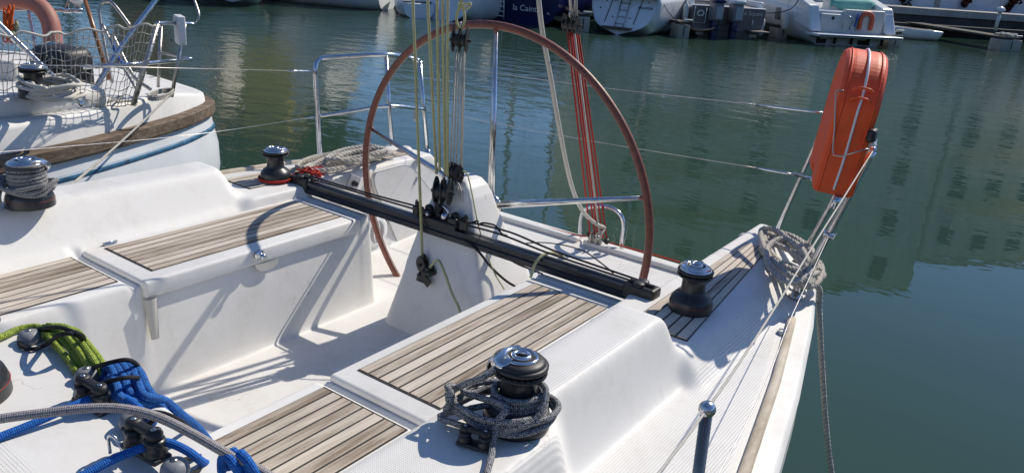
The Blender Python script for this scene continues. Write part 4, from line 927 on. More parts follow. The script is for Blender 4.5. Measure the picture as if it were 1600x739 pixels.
# --- white sports cruiser
P = Z(1322, 71, 0); T = BF(P, 8); cr = thing('motorboat', P, 'white sports cruiser with teal towel and orange lifebuoy on its stern at the far quay', 'motorboat')
far_hull(T, 8.5, 1.62, 1.75, 1.05, 1.5, 'bone', cr, rake=.0, low=-.05, name='hull')
mb = MB(); mb.rbox(T(0, -.33, .34), (3.30, .70, .09), .03, T.rot); pl_ = mb.build('swim_platform', MT['bone'], cr); mb = MB(); mb.box(T(0, -.685, .34), (3.2, .012, .03), T.rot); mb.build('rubbing_strip', MT['navy'], pl_)
for x in (-1.2, -.55, .1, .75, 1.3): mb = MB(); mb.box(T(x, -.10, .14), (.03, .12, .22), T.rot); mb.build('platform_bracket', MT['dark'], cr)
for x in (-1.0, .6): mb = MB(); mb.box(T(x, -.02, .10), (.35, .03, .14), T.rot); mb.build('trim_tab', MT['dark'], cr)
for s_ in (-1, 1):
    P_ = [T(s_*1.66, -.28, .42), T(s_*1.64, .1, 1.22), T(s_*1.60, .9, 1.46), T(s_*1.60, 2.2, 1.52), T(s_*1.66, 2.2, .9)]; mb = MB(); mb.prism(P_, T.r*(-s_*.42)); mb.build('quarter_moulding', MT['bone'], cr, bevel=.05)
mb = MB(); mb.rbox(T(-.75, -.0, .68), (.95, .2, .60), .04, T.rot); mb.rbox(T(.42, -.02, .76), (1.55, .2, .78), .04, T.rot); mb.build('transom_locker', MT['offwhite'], cr)
mb = MB(); mb.prism([T(-.95, .3, 1.0), T(1.2, .3, 1.0), T(1.2, 3.2, 1.02), T(-.95, 3.2, 1.02)], Vector((0, 0, .06))); mb.build('cockpit_well', MT['dark'], cr)
mb = MB(); mb.rbox(T(.35, .75, 1.15), (1.8, .45, .5), .08, T.rot); mb.build('aft_seat', MT['offwhite'], cr)
mb = MB(); V = []
for i in range(13):
    x = -.55+i*.145; V += [T(x, .98, 1.38), T(x, .72, 1.43), T(x, .515, 1.38+.01*math.sin(i*2.1)), T(x, .495, 1.05+.05*math.sin(i*1.3)+.12*abs(i-6)/6)]
mb.add(V, [(i*4+j, (i+1)*4+j, (i+1)*4+j+1, i*4+j+1) for i in range(12) for j in range(3)], True); o = mb.build('towel', MT['tealcloth']); so_ = o.modifiers.new('Solidify', 'SOLIDIFY'); so_.thickness = .012; tag(o, 'teal towel draped over the stern seat of the white sports cruiser', 'towel')
mb = MB(); mb.prism([T(-1.25, 3.0, 1.2), T(1.3, 3.0, 1.2), T(1.1, 5.6, 1.9), T(-1.1, 5.6, 1.9)], Vector((0, 0, 1.0))); cbn = mb.build('cabin', MT['offwhite'], cr, bevel=.08)
for x in (-.55, .5): mb = MB(); mb.box(T(x, 2.985, 1.75), (.85, .02, .62), T.rot); mb.build('cabin_window', MT['glass'] if False else MT['yellow'], cbn)
mb = MB(); mb.rbox(T(.3, 1.25, 1.50), (.28, .2, .26), .09, T.rot); o = mb.build('water_jug', MT['skyplastic']); tag(o, 'bright blue jug on the seat behind the teal towel', 'jug')
def horseshoe(c, right, up, W_, H_, r, mat, n=28):
    P_ = []; right = Vector(right).normalized(); up = Vector(up).normalized(); c = Vector(c)
    P_.append(c - right*W_/2 - up*H_*.5)
    for i in range(n+1): a = math.pi*(1-i/n); P_.append(c + right*math.cos(a)*W_/2 + up*(math.sin(a)*W_/2 + H_*.5-W_/2))
    P_.append(c + right*W_/2 - up*H_*.5); return P_
P_ = horseshoe(T(.46, -.17, .80), T.r, Vector((0, 0, 1)), .44, .54, .1, 'orange')
mb = MB(); mb.tube(smooth_path(P_, .03), .075, 12); o = mb.build('lifebuoy', MT['salmon']); MT['buoyfar'] = simple('orange foam', (.62, .12, .06), .5); o.data.materials[0] = MT['buoyfar']; tag(o, 'orange horseshoe lifebuoy hung on the transom of the white sports cruiser', 'lifebuoy')
for z in (.70, 1.0): MB().tube([T(.72+.25+.09, -.175, z), T(.72+.16, -.175, z)], .012, 6)
ladder(T, -.10, .12, -.13, .5, -.13, 1.0, 0, cr); rail(T, [(-.35, -.14, .55), (-.45, -.16, .80), (-.25, -.2, .95), (.0, -.2, .80), (-.1, -.16, .52)], .014, cr, 'grab_loop')
mb = MB(); mb.rod(T(.02, -.2, .62), T(.10, -.2, 1.05), .035, 8); mb.build('shower_arm', MT['bluecloth'], cr)
mb = MB(); mb.lathe([(0, 0), (.06, 0), (.05, .01), (0, .012)], T(-.78, -.105, .85), -T.f, 14); mb.build('shore_socket', MT['dark'], cr)
fender(T(-1.86, .9, .62), 'white fender left of the white sports cruiser', .6, .12)
rope('mooring_line', [T(-1.5, 1.0, 1.7), T(-1.75, .5, 1.45), T(-2.1, .8, .9), T(-2.9, 3.4, .6)], .016, 'rope_black', 'dark mooring line from the left quarter of the white sports cruiser', 'mooring line', seg=5, step=.2)
# --- pontoon fingers and floats
def pontoon(px, py, wd, ln_, hgt, label):
    P = Z(px, py, 0); T = BF(P, 6); t = thing('pontoon_finger', P, label, 'pontoon', 'pontoon fingers between the boats')
    mb = MB(); mb.rbox(T(0, .3, hgt/2-.02), (wd, .6, hgt), .03, T.rot); mb.build('float', MT['float'], t)
    mb = MB(); mb.rbox(T(0, ln_/2+.05, hgt+.04), (wd*.9, ln_, .07), .01, T.rot); mb.build('deck', MT['deckwood'], t)
    mb = MB(); mb.box(T(0, -.005, hgt*.5), (.03, .012, hgt*.7), T.rot); mb.build('chain', MT['dark'], t)
    mb = MB(); mb.rbox(T(wd*.35, .1, hgt+.12), (.3, .08, .06), .02, T.rot); mb.build('cleat', MT['offwhite'], t); return t, T
pontoon(1067, 60, .40, 5, .42, 'short concrete ended pontoon finger left of the twin engine motorboat')
pontoon(1222, 60, .40, 5, .34, 'pontoon finger carrying a small outboard right of the twin engine motorboat')
pontoon(1397, 74, .52, 5.5, .42, 'pontoon finger at the right side of the white sports cruiser'); pontoon(910, 50, .44, 5, .46, 'pontoon finger between the navy yacht and the white sloop'); pontoon(1578, 81, .9, 6, .42, 'rightmost pontoon finger with a heap of pale rope')
T = BF(Z(1222, 60, 0), 6); mb = MB(); mb.rbox(T(0, .3, .80), (.34, .36, .42), .06, T.rot); o = mb.build('outboard_engine', MT['engine']); tag(o, 'small grey outboard clamped on the pontoon finger beside the sports cruiser', 'outboard engine')
mb = MB(); mb.rbox(T(0, .3, .50), (.12, .16, .30), .03, T.rot); mb.build('engine_leg', MT['dark'], o)
T = BF(Z(1578, 81, 0), 6); mb = MB(); rr = np.random.RandomState(5)
pts = [T(rr.uniform(-.4, .4), rr.uniform(.1, .8), .50+rr.uniform(0, .12)) for _ in range(26)]; mb.tube(smooth_path(pts, .03), .022, 6); tag(mb.build('rope_heap', MT['rope_white']), 'heap of pale rope on the rightmost pontoon finger', 'rope')
T = BF(Z(1455, 63, 0), 85); td = thing('dinghy', T.P, 'small white dinghy floating against the dark quay wall on the right', 'dinghy'); far_hull(T, 2.3, .5, .55, .36, .46, 'bone', td, rake=-.15, low=.02, n=8); mb = MB(); mb.prism([T(-.4, .2, .37), T(.4, .2, .37), T(.38, 1.5, .41), T(-.38, 1.5, .41)], Vector((0, 0, .01))); mb.build('interior', MT['dark'], td)
P = Q(16.6, 5.2, .46); pd = thing('service_pedestal', P, 'white service post with domed top at the right end of the quay', 'service post'); mb = MB(); mb.rod(P+Vector((0, 0, 0)), P+Vector((0, 0, .75)), .07, 12); mb.build('post', MT['offwhite'], pd); mb = MB(); mb.lathe([(0, 0), (.17, 0), (.18, .08), (.12, .16), (0, .2)], P+Vector((0, 0, .75)), seg=18); mb.build('dome', MT['bone'], pd)
mb = MB(); qbox(mb, 2.0, 2.5, 6.62, 6.89, .8, 1.9); o = mb.build('meter_cabinet', MT['whitewall']); tag(o, 'pale meter cabinet on the quay behind the twin engine motorboat', 'cabinet')
# ------------------------------------------------------------------ neighbouring yacht on the left
def dep(P): return (P-CAM).dot(FW)
nby = thing('neighbour_yacht', (-4.1, 1.5, 0), 'old white yacht with worn teak rubbing strake and blue stripe, moored close on the left', 'sailing yacht')
NP = [(-2.60, -3.0), (-2.46, -1.0), (-2.46, .6), (-2.54, 1.89), (-2.66, 2.49), (-2.92, 3.16), (-3.10, 3.48), (-3.27, 3.70), (-3.48, 3.80), (-4.1, 3.86)]
o_ = smooth_path([(x, y, 0) for x, y in NP], .10)
def ring(off, z, dy=0.0):
    out = []
    for i, p in enumerate(o_):
        a = o_[max(i-1, 0)]; b = o_[min(i+1, len(o_)-1)]; t = (b-a).normalized(); nr = Vector((t.y, -t.x, 0))
        q = p + nr*off; s1 = -.25*min(max((p.y-2.6)/1.2, 0), 1); s2 = min(max((p.y-3.22)/.5, 0), 1); zz = z + (.055*s1*min(max((z-.5)/.4, 0), 1)); 
        if z > 1.135: zz = 1.135+.055*s1+(z-1.135)*(1-.65*s2)
        out.append(Vector((q.x, q.y, zz)))
    far = [Vector((-8.2-v.x, v.y, v.z)) for v in out[::-1]]
    return out + far
def loft(levels, smooth=True):
    rs = [ring(o, z) for o, z in levels]; n = len(rs[0]); V = [v for r_ in rs for v in r_]
    return MB().add(V, [(i*n+j, i*n+j+1, (i+1)*n+j+1, (i+1)*n+j) for i in range(len(rs)-1) for j in range(n-1)], smooth)
RZ = lambda y: 1.0
loft([(.0, 1.03), (.012, .96), (.045, .80), (.05, .62), (.02, .42), (-.08, .22), (-.30, .02), (-.6, -.2)]).build('hull', MT['bone'], nby)
loft([(.0, 1.03), (.028, 1.035), (.034, 1.05), (.034, 1.115), (.022, 1.125), (-.03, 1.13)], False).build('rubbing_strake', MT['teak_dark'], nby)
bs = [(.010, .952), (.020, .952), (.0235, .940), (.0265, .922), (.020, .916)]
loft(bs).build('blue_stripe', MT['bluestripe'], nby)
loft([(-.03, 1.10), (-.045, 1.25), (-.055, 1.275), (-.08, 1.285), (-.14, 1.285)]).build('bulwark', MT['gel2'], nby)
rg = ring(-.13, 1.283); MB().add(rg, [tuple(range(len(rg)))[::-1]], False).build('deck', MT['gel2'], nby)
q = X(8, 281, -2.43); text_obj('boat_name', 'OUE', MT['dark'], nby, Vector((-2.405, q.y, q.z)), (-.06, 1, 0), (0, 0, 1), .075)
# deck mouldings
def NZ(x, y, z=1.285): return Z(x, y, z)
a = NZ(40, 150, 1.40); mb = MB(); mb.rbox((a.x-.30, a.y-.35, 1.33), (.55, 1.7, .14), .05); mb.build('coaming', MT['gel2'], nby)
a = NZ(190, 150, 1.30); mb = MB(); mb.rbox((a.x-.45, a.y-.35, 1.29), (.5, .7, .05), .02); mb.build('hatch', MT['gel2'], nby)
wn_ = NZ(56, 152, 1.40); winch(wn_, .085, .19, 1.0, nby, False, 'blackal', 'winch')
mb = MB(); rr = np.random.RandomState(3)
pts = []
for k in range(7):
    for j in range(8):
        an = 2*math.pi*j/8+rr.uniform(-.2, .2); r_ = .13+rr.uniform(-.03, .06); pts.append(wn_+Vector((math.cos(an)*r_*1.1+.06, math.sin(an)*r_*.9+.06, .02+.012*k+rr.uniform(-.008, .012))))
mb.tube(smooth_path(pts, .02), .011, 7); tag(mb.build('rope_coil', MT['rope_white']), 'untidy pale rope coil around the winch of the neighbouring yacht', 'rope coil')
# its stern rail, lines and net
def nn(x, y, d): return D(x, y, d)
bA = NZ(208, 165); dA = dep(bA)
tubes('stern_post', [[bA, nn(246, 38, dA)]], .016, 'steel_dull', nby)
bB = NZ(268, 152); dB = dep(bB); bC = NZ(247, 137); dC = dep(bC)
pu = tubes('pushpit', [[nn(246, 37, dA), nn(272, 37, dB), nn(305, 38, dB+.15)]], .014, 'steel', nby)
tubes('post', [[bB, nn(289, 38, dB)]], .012, 'steel_dull', pu); tubes('post', [[bC, nn(252, 42, dC)]], .011, 'steel_dull', pu)
tubes('mid_rail', [[nn(130, 106, dA-.1), nn(200, 101, dA), nn(262, 96, dB), nn(300, 92, dB+.1)]], .013, 'steel', pu); tubes('cross_rail', [[nn(248, 82, dC), nn(300, 93, dB+.1)]], .009, 'steel_dull', pu)
tubes('backstay_leg', [[NZ(136, 162), nn(185, 80, dA+.1), nn(250, -8, dA+.3)]], .017, 'steel', nby)
tubes('handrail', [[nn(-10, 30, dA-.5), nn(60, 98, dA-.4), nn(130, 166, dA-.35)]], .017, 'steel', nby)
tubes('arch', [[nn(175, 130, dA+.6), nn(158, 40, dA+.6), nn(156, 8, dA+.6), nn(168, 3, dA+.6), nn(178, 8, dA+.6), nn(204, 42, dA+.6)]], .012, 'steel_dull', nby)
tubes('brace', [[nn(176, 55, dA+.5), nn(208, 118, dA+.5), nn(235, 140, dA+.4)]], .012, 'steel_dull', nby)
tubes('brace', [[nn(160, 38, dA+.5), nn(190, 100, dA+.5), nn(212, 138, dA+.4)]], .009, 'steel_dull', nby)
up_ = tubes('upper_rail', [[nn(-10, 15, dA+.7), nn(60, 16, dA+.7), nn(128, 18, dA+.7)]], .011, 'steel_dull', nby)
for px_ in (105, 122): MB().rbox(nn(px_, 17, dA+.69), (.05, .05, .035), .01).build('clamp', MT['steel'], up_)
tubes('post', [[nn(45, 17, dA+.7), nn(58, 90, dA+.7), nn(62, 150, dA+.7)]], .013, 'steel', up_)
tubes('antenna_post', [[nn(103, 16, dA+.7), nn(112, -12, dA+.7)]], .012, 'steel_dull', up_)
mb = MB(); mb.lathe([(0, 0), (.02, 0), (.02, .03), (.048, .05), (.052, .065), (.03, .08), (0, .083)], nn(122, 14, dA+.7), seg=20); mb.build('antenna', MT['white'], up_)
mb = MB(); mb.tube([nn(130, -8, dA+.4), nn(148, 50, dA+.4), nn(170, 125, dA+.4)], [.012, .016, .015], 10); o = mb.build('flagstaff', MT['varnish']); tag(o, 'varnished wooden flagstaff leaning on the neighbouring yacht', 'flagstaff')
tubes('stern_wire', [[nn(300, -10, dB+.2), nn(311, 24, dB+.15), nn(305, 38, dB+.15)]], .008, 'steel_dull', nby)
q = nn(281, 47, dB+.02); m3 = Matrix.Rotation(-.4, 3, 'Z'); mb = MB(); mb.rbox(q, (.150, .05, .185), .006, m3); o = mb.build('outboard_bracket_pad', MT['white'], nby)
mb = MB(); mb.lathe([(0, 0), (.008, 0), (.006, .003), (0, .004)], q+Vector((-.05, -.036, -.07)), (0, -1, 0), 8); mb.build('screw', MT['dark'], o)
# black moulded case
q = nn(99, 112, dA+.12); mb = MB(); mb.rbox(q, (.33, .24, .32), .06, Matrix.Rotation(.2, 3, 'Z'), taper if False else 3)
for k in range(-2, 3): mb.rbox(q+Vector((.06*k, -.125, .0)), (.028, .03, .24), .012, Matrix.Rotation(.2, 3, 'Z'))
o = mb.build('black_case', MT['plastic']); tag(o, 'black ribbed plastic case on the deck of the neighbouring yacht behind its net', 'case')
q = nn(8, 115, dA-.1); mb = MB(); mb.rbox(q, (.20, .05, .16), .02, Matrix.Rotation(.3, 3, 'Z')); o = mb.build('canvas_dodger', MT['offwhite'], nby)
# net
mb = MB(); NC, NR = 34, 9; top = [(-70, 54), (0, 53), (60, 54), (100, 52), (160, 46), (205, 42), (245, 37)]; bot = [(-80, 186), (0, 180), (55, 176), (100, 172), (150, 168), (180, 166), (212, 163)]
def interp(L, t): f = t*(len(L)-1); i = min(int(f), len(L)-2); k = f-i; return (L[i][0]*(1-k)+L[i+1][0]*k, L[i][1]*(1-k)+L[i+1][1]*k)
rr = np.random.RandomState(9); G = []
for j in range(NR+1):
    row = []
    for i in range(NC+1):
        t = i/NC; b_ = interp(bot, t); a_ = interp(top, t); B_ = NZ(*b_); T_ = Y(a_[0], a_[1], B_.y); k = j/NR
        p = B_.lerp(T_, k) + Vector((rr.uniform(-.006, .006)+.03*math.sin(k*math.pi)*math.sin(t*17), rr.uniform(-.006, .006), rr.uniform(-.006, .006)-(.012*math.sin(t*40) if 0 < j else 0))); row.append(p)
    G.append(row)
for j in range(NR+1): mb.tube(smooth_path(G[j], .03), .0034 if j in (0,) else .0024, 4)
for i in range(NC+1): mb.tube(smooth_path([G[j][i] for j in range(NR+1)], .04), .0024, 4)
net = mb.build('safety_net', MT['rope_net']); tag(net, 'grey mesh safety net laced along the rail of the neighbouring yacht', 'net')
MB().tube(smooth_path(G[NR], .02), .0075, 6).build('head_rope', MT['rope_white'], net)
lz = [bA.lerp(nn(246, 38, dA), k/30)+Vector((.02*math.cos(k*2.2), .02*math.sin(k*2.2), 0)) for k in range(31)]; MB().tube(smooth_path(lz, .01), .0035, 5).build('lacing', MT['rope_net'], net)
# faded horseshoe buoy, lines
P_ = [nn(-42, 88, dA+.55), nn(-38, 30, dA+.55), nn(-12, 6, dA+.55), nn(25, 0, dA+.55), nn(58, 8, dA+.55), nn(78, 34, dA+.55), nn(85, 82, dA+.55)]
o = MB().tube(smooth_path(P_, .03), .060, 18).build('lifebuoy', MT['salmon']); tag(o, 'sun faded salmon horseshoe lifebuoy hung on the rail of the neighbouring yacht', 'lifebuoy')
MB().tube(smooth_path([nn(85, 70, dA+.55), nn(85, 76, dA+.55)], .01), .064, 18).build('end_band', MT['skyplastic'], o)
rr = np.random.RandomState(4)
for (nm, mt, x0, x1, y0, y1, k, r_, lab) in (('rope_hank', 'rope_orange', 4, 22, 8, 66, 26, .006, 'bright orange rescue line bundled inside the faded horseshoe lifebuoy'), ('rope_hank', 'rope_yellow', 18, 30, 30, 60, 12, .007, 'yellow line hanging beside the orange rescue line')):
    pts = [nn(rr.uniform(x0, x1), rr.uniform(y0, y1), dA+.42+rr.uniform(0, .06)) for _ in range(k)]; rope(nm, pts, r_, mt, lab, 'rope', step=.02)
rope('blue_strap', [nn(176, 68, dA+.3), nn(182, 85, dA+.3), nn(192, 100, dA+.3), nn(200, 104, dA+.25)], .011, 'bluecloth', 'blue strap tied to the leaning tube of the neighbouring yacht', 'strap')
# dock line between the two boats, tied off with a small coil
A0 = NZ(262, 152, 1.31); E0 = Z(84, 312, 1.20); ml = MB(); laid(ml, [A0, A0.lerp(E0, .3)-Vector((0, 0, .012)), A0.lerp(E0, .65)-Vector((0, 0, .014)), E0], .0065)
o = ml.build('mooring_line', MT['rope_laid']); tag(o, 'thin grey mooring line running from the neighbouring stern to this yacht', 'mooring line')
pts = []
for k in range(5):
    for j in range(7): an = 2*math.pi*j/7; pts.append(NZ(252, 152, 1.30)+Vector((math.cos(an)*.05-.3*math.sin(an)*.25, math.sin(an)*.12+math.cos(an)*.02, .006*k+rr.uniform(0, .01))))
ml = MB(); laid(ml, pts, .007); o = ml.build('rope_coil', MT['rope_laid']); tag(o, 'small grey coil on the stern corner of the neighbouring yacht', 'rope coil')
pts = [NZ(x, y, 1.30) for x, y in ((100, 165), (120, 158), (150, 162), (175, 156), (190, 152), (182, 160), (200, 158), (215, 160))]; ml = MB(); laid(ml, pts, .007); tag(ml.build('loose_rope', MT['rope_laid']), 'loose grey rope lying along the foot of the net', 'rope')
# ------------------------------------------------------------------ boom and mainsheet
bm = thing('boom', (0, 1.4, 3.05), 'grey boom above the cockpit that carries the mainsheet, just out of the frame', 'boom')
MB().tube([Vector((0, -.6, 3.05)), Vector((0, 2.75, 3.05))], .07, 16).build('spar', MT['steel_dull'], bm)
ms = thing('mainsheet_tackle', (CARX, YT, 1.3), 'pale yellow mainsheet tackle of parallel lines rising from the traveller', 'rope tackle')
CT = Vector((CARX, YT, ZT+.13))
bl = block(Y(692, 298, YT), (1, .3, 0), (0, 0, 1), .085, ms, 'double_block', sheaves=2); bl2 = block(Y(686, 325, YT), (.5, 1, 0), (0, 0, 1), .055, ms, 'lower_block')
for (x0, x1, y1) in ((668, 682, 272), (683, 687, 268), (691.5, 695.5, 272), (699.5, 699, 276)):
    b_ = Y(x1, y1, YT); t_ = X(x0+(x0-x1)*.0, 0, CARX*.3); t_ = Y(x0, 0, YT-.02); d_ = (t_-b_); k = (2.98-b_.z)/d_.z
    P = [b_, b_+d_*k]; rope('fall', P, .0062, 'rope_yellow', parent=ms, straight=True)
rope('lead', [Y(660, 402, 2.58), Y(645, 0, 2.60), Y(645, 0, 2.60)+(Y(645, 0, 2.60)-Y(660, 402, 2.58))*1.15], .0062, 'rope_yellow', parent=ms, straight=True)
c0 = cc+Vector((.035, -.035, .02))
rope('control_line_tail', [cc+Vector((.02, -.03, .02)), Y(684, 407, 2.55), Y(696, 430, 2.53), Y(706, 458, 2.52), Y(718, 484, 2.50), Y(722, 520, 2.48)], .0062, 'rope_yellow', 'short yellow tail falling from the swivel cleat on the pedestal', 'rope')
# fine tune tackle
ft = thing('fine_tune_tackle', (0, 2.7, 1.4), 'slim pale multi part tackle with black blocks in front of the brown wheel rim', 'rope tackle')
YF = 2.70; ub = Y(719, 62, YF); lb_ = Y(711, 271, YF)
block(ub, (1, .5, 0), (0, 0, 1), .075, ft, 'upper_block', sheaves=2); block(lb_, (.9, -.4, 0), (0, 0, -1), .062, ft, 'lower_block', sheaves=3)
for a_, b_ in (((713, 78), (703, 266)), ((716, 80), (708, 264)), ((720, 80), (713, 264)), ((724, 78), (719, 266)), ((726, 70), (722, 262))): rope('fall', [Y(*a_, YF), Y(*b_, YF)], .0034, 'rope_white', parent=ft, straight=True)
for pts in ([(719, 52), (713, 30), (719, 8), (724, -6), (722, -40)], [(719, 52), (726, 30), (722, 8), (716, -8), (722, -40)], [(724, 8), (735, 6), (733, 12), (722, 14), (716, 6)]): rope('strop', [Y(x, y, YF) for x, y in pts], .0055, 'rope_yellow', parent=ft)
tp = Y(722, -40, YF); rope('strop', [tp, tp+Vector((0, .0, 2.98-tp.z))], .0055, 'rope_yellow', parent=ft, straight=True)
for pts in ([(711, 282), (705, 296), (697, 312), (693, 330)], [(711, 282), (714, 290), (724, 330), (733, 385)], [(712, 282), (718, 292), (728, 330), (738, 385)]): rope('strop', [Y(x, y, YF-.02) for x, y in pts], .0048, 'rope_white', parent=ft)
rope('control_line', [Y(720, 266, YF), Y(730, 273, YF), Y(737, 300, YF-.02), Y(746, 345, YF-.05), Y(757, 385, YF-.06), Y(772, 425, YF-.06), Y(788, 452, YF-.05)], .0032, 'rope_yellow', parent=ft)
# black lines over the traveller
for k, (z_, yo) in enumerate(((.088, -.012), (.094, .014))):
    rope('traveller_line', [Vector((xa+.05, YT+yo, ZT+.074)), Vector((xa+.5, YT+yo, ZT+.082)), Vector((CARX-.12, YT+yo, ZT+z_))], .0045, 'rope_black', parent=track)
    rope('traveller_line', [Vector((CARX+.12, YT+yo, ZT+z_)), Vector((CARX+.35, YT+yo*2, ZT+.10)), Vector((.55, YT+yo*1.5, ZT+.082)), Vector((xb-.05, YT+yo, ZT+.074))], .0045, 'rope_black', parent=track)
rr = np.random.RandomState(2)
pts = [Vector((CARX+.05+.028*i, YT+rr.uniform(-.03, .03), ZT+.10+rr.uniform(-.01, .035))) for i in range(12)]; rope('cord_tangle', pts, .0042, 'rope_black', parent=track, step=.008)
rope('traveller_tail', [Y(722, 372, YT-.02), Y(745, 390, YT-.03), Y(768, 418, YT+.05), Y(790, 438, YT+.1), Y(806, 448, YT+.12)], .0055, 'rope_black', 'thick black traveller tail curving down in front of the pedestal flank', 'rope')
rope('traveller_tail', [Y(790, 402, YT+.03), Y(812, 414, YT+.06), Y(838, 424, YT+.08), Y(848, 428, YT+.08)], .004, 'rope_black', 'thin black tail slipping under the traveller', 'rope')
rope('loose_line', [Z(822, 380, .80), Z(850, 379, .83), Z(885, 384, .90), Z(915, 394, .95), Z(938, 410, 1.05), Z(958, 426, 1.20)], .0035, 'rope_black', 'thin black line curving over the white floor behind the traveller', 'rope')
rope('yellow_tail', [Y(829, 434, 2.54), Y(836, 412, 2.57), Y(848, 399, 2.61), Y(862, 395, 2.66), Y(874, 398, 2.70), Y(884, 405, 2.72)], .0062, 'rope_yellow', 'yellow rope tail arching over the traveller track', 'rope')
# ------------------------------------------------------------------ backstay tackle at the transom
bt = thing('backstay_tackle', CP, 'red and white backstay tackle rising from the transom fitting', 'rope tackle')
def XC(x, y, o=0.0): p = X(x, y, 0.0); return p+Vector((o, 0, 0))
ub = XC(893, 38); block(ub, (1, .0, 0), XC(888, 0)-XC(893, 38), .068, bt, 'upper_block', sheaves=3)
for a_, b_, m_ in (((887, 52), (922, 366), 'rope_red'), ((891, 50), (930, 372), 'rope_red'), ((894, 50), (934, 368), 'rope_red'), ((897, 48), (937, 370), 'rope_white'), ((900, 46), (942, 372), 'rope_red'), ((903, 44), (948, 374), 'rope_red')):
    rope('fall', [XC(*a_), XC(*b_)], .0055 if m_ == 'rope_white' else .0048, m_, parent=bt, straight=True)
for a_, b_ in (((893, 32), (887, -60)), ((897, 34), (903, -60)), ((901, 44), (899, -60))):
    p0, p1 = XC(*a_), XC(*b_); rope('strop', [p0, p1, p1+(p1-p0)*1.0], .0072, 'rope_white', parent=bt, straight=True)
rope('backstay_bridle', [XC(836, -60, .0), XC(846, 40), XC(860, 120), XC(872, 190), XC(886, 262), XC(898, 305), XC(912, 332), XC(930, 349), XC(944, 356), XC(940, 362), XC(936, 372)], .0115, 'rope_grey' if False else 'rope_white', 'thick pale braided line curving down to the transom beside the red tackle', 'rope', step=.03)
rope('transom_line', [Y(782, 342, 4.0), Y(840, 352, 4.02), Y(905, 368, 4.02), Y(921, 368, 3.97)], .0045, 'rope_red', 'thin red line along the transom left of the backstay tackle', 'rope')
rope('transom_line', [Y(948, 378, 3.97), Y(985, 388, 4.02), Y(1030, 400, 4.02), Y(1062, 409, 4.02)], .0045, 'rope_red', 'thin red line along the transom right of the backstay tackle', 'rope')
rope('jackline', [XP(575, 432, .03), XP(610, 415, .03), XP(650, 398, .03), XP(690, 380, .03)], .0045, 'rope_red', 'thin red line low on the starboard cockpit side', 'rope')
# ------------------------------------------------------------------ orange horseshoe buoy cover on the port rail
YB = 3.17; b0 = Y(1300, 304, YB); t0 = Y(1364, 92, YB); upv = (t0-b0).normalized(); H_ = (t0-b0).length
ax = Vector((-.32, .95, 0)); ax = (ax-upv*ax.dot(upv)).normalized(); sd = upv.cross(ax); sd = sd if sd.x > 0 else -sd
def BV(a, u, s): return b0 + ax*a + upv*u + sd*s     # a: aft, u: up, s: sideways
Wb = .46; th = .075; aw = .17
outl = [(0, 0), (0, H_*.3), (0, H_*.62)]
for k in range(1, 34): an = math.pi*(1-k/34); outl.append((Wb/2+math.cos(an)*Wb/2, H_-.20+math.sin(an)*.20))
outl += [(Wb, H_*.62), (Wb, -.0), (Wb-aw, 0), (Wb-aw, H_*.08)]
outl += [(aw, H_*.08), (aw, 0)]
V = []; n = len(outl); cen = Vector((Wb/2, H_*.6))
layers = [(-th, .86), (-th*1.0, .90), (-th*.86, .98), (-th*.5, 1.0), (th*.5, 1.0), (th*.86, .98), (th, .90), (th, .86)]
def inset(i, k):
    a, b, c = [Vector(outl[j % n]) for j in (i-1, i, i+1)]; t = (c-a).normalized(); nr = Vector((-t.y, t.x)); return b - nr*(1-k)*.12
for s_, k in layers:
    for i in range(n): q = inset(i, k); V.append(BV(q.x, q.y, s_))
Fs = [(l*n+i, l*n+(i+1) % n, (l+1)*n+(i+1) % n, (l+1)*n+i) for l in range(len(layers)-1) for i in range(n)]
Fs += [tuple(range(n))[::-1], tuple((len(layers)-1)*n+i for i in range(n))]
hb = MB().add(V, Fs, False); ho = hb.build('horseshoe_lifebuoy', MT['orange'], None, bevel=.004); tag(ho, 'orange vinyl covered horseshoe lifebuoy standing in its bracket on the port rail', 'lifebuoy')
pts = [BV(-.004, .02, .0), BV(-.004, H_*.3, .004), BV(-.004, H_*.62, .002)] + [BV(Wb/2+math.cos(math.pi*(1-k/14))*(Wb/2+.004), H_-.20+math.sin(math.pi*(1-k/14))*.204, .004) for k in range(1, 14)] + [BV(Wb+.004, H_*.5, 0)]
MB().tube(smooth_path(pts, .02), .0050, 6).build('strap', MT['white'], ho)
for s_ in (-1, 1):
    pts = [BV(-.0005, .0, s_*th*.72), BV(-.0005, H_*.62, s_*th*.72)] + [BV(Wb/2+math.cos(math.pi*(1-k/14))*(Wb/2+.0005), H_-.20+math.sin(math.pi*(1-k/14))*.2005, s_*th*.72) for k in range(1, 14)]
    MB().tube(smooth_path(pts, .02), .003, 5).build('seam', MT['orange'], ho)
for u_ in (.70, .77): mb = MB(); mb.tube(smooth_path([BV(-.006, H_*u_, -.035), BV(-.012, H_*u_+.012, -.02), BV(-.012, H_*u_+.012, .02), BV(-.006, H_*u_, .035)], .01), .005, 6); mb.build('fold', MT['orange'], ho)
br = tubes('lifebuoy_bracket', [[Y(1318, 142, YB-.02), Y(1306, 142, YB-.02), Y(1306, 146, YB-.02), Y(1304, 200, YB-.03), Y(1303, 243, YB-.04), Y(1330, 240, YB-.06), Y(1354, 233, YB-.05), Y(1360, 236, YB+.02)]], .0027, 'steel_dull', ppp, step=.05)
q = Y(1363, 212, YB+.02); mb = MB(); mb.rbox(q, (.03, .06, .05), .012); mb.build('rail_clip', MT['plastic'], ppp)
q = Y(1302, 326, YB+.0); MB().tube([q, q+Vector((.01, 0, .05))], .016, 10).build('socket_tube', MT['steel'], ppp)
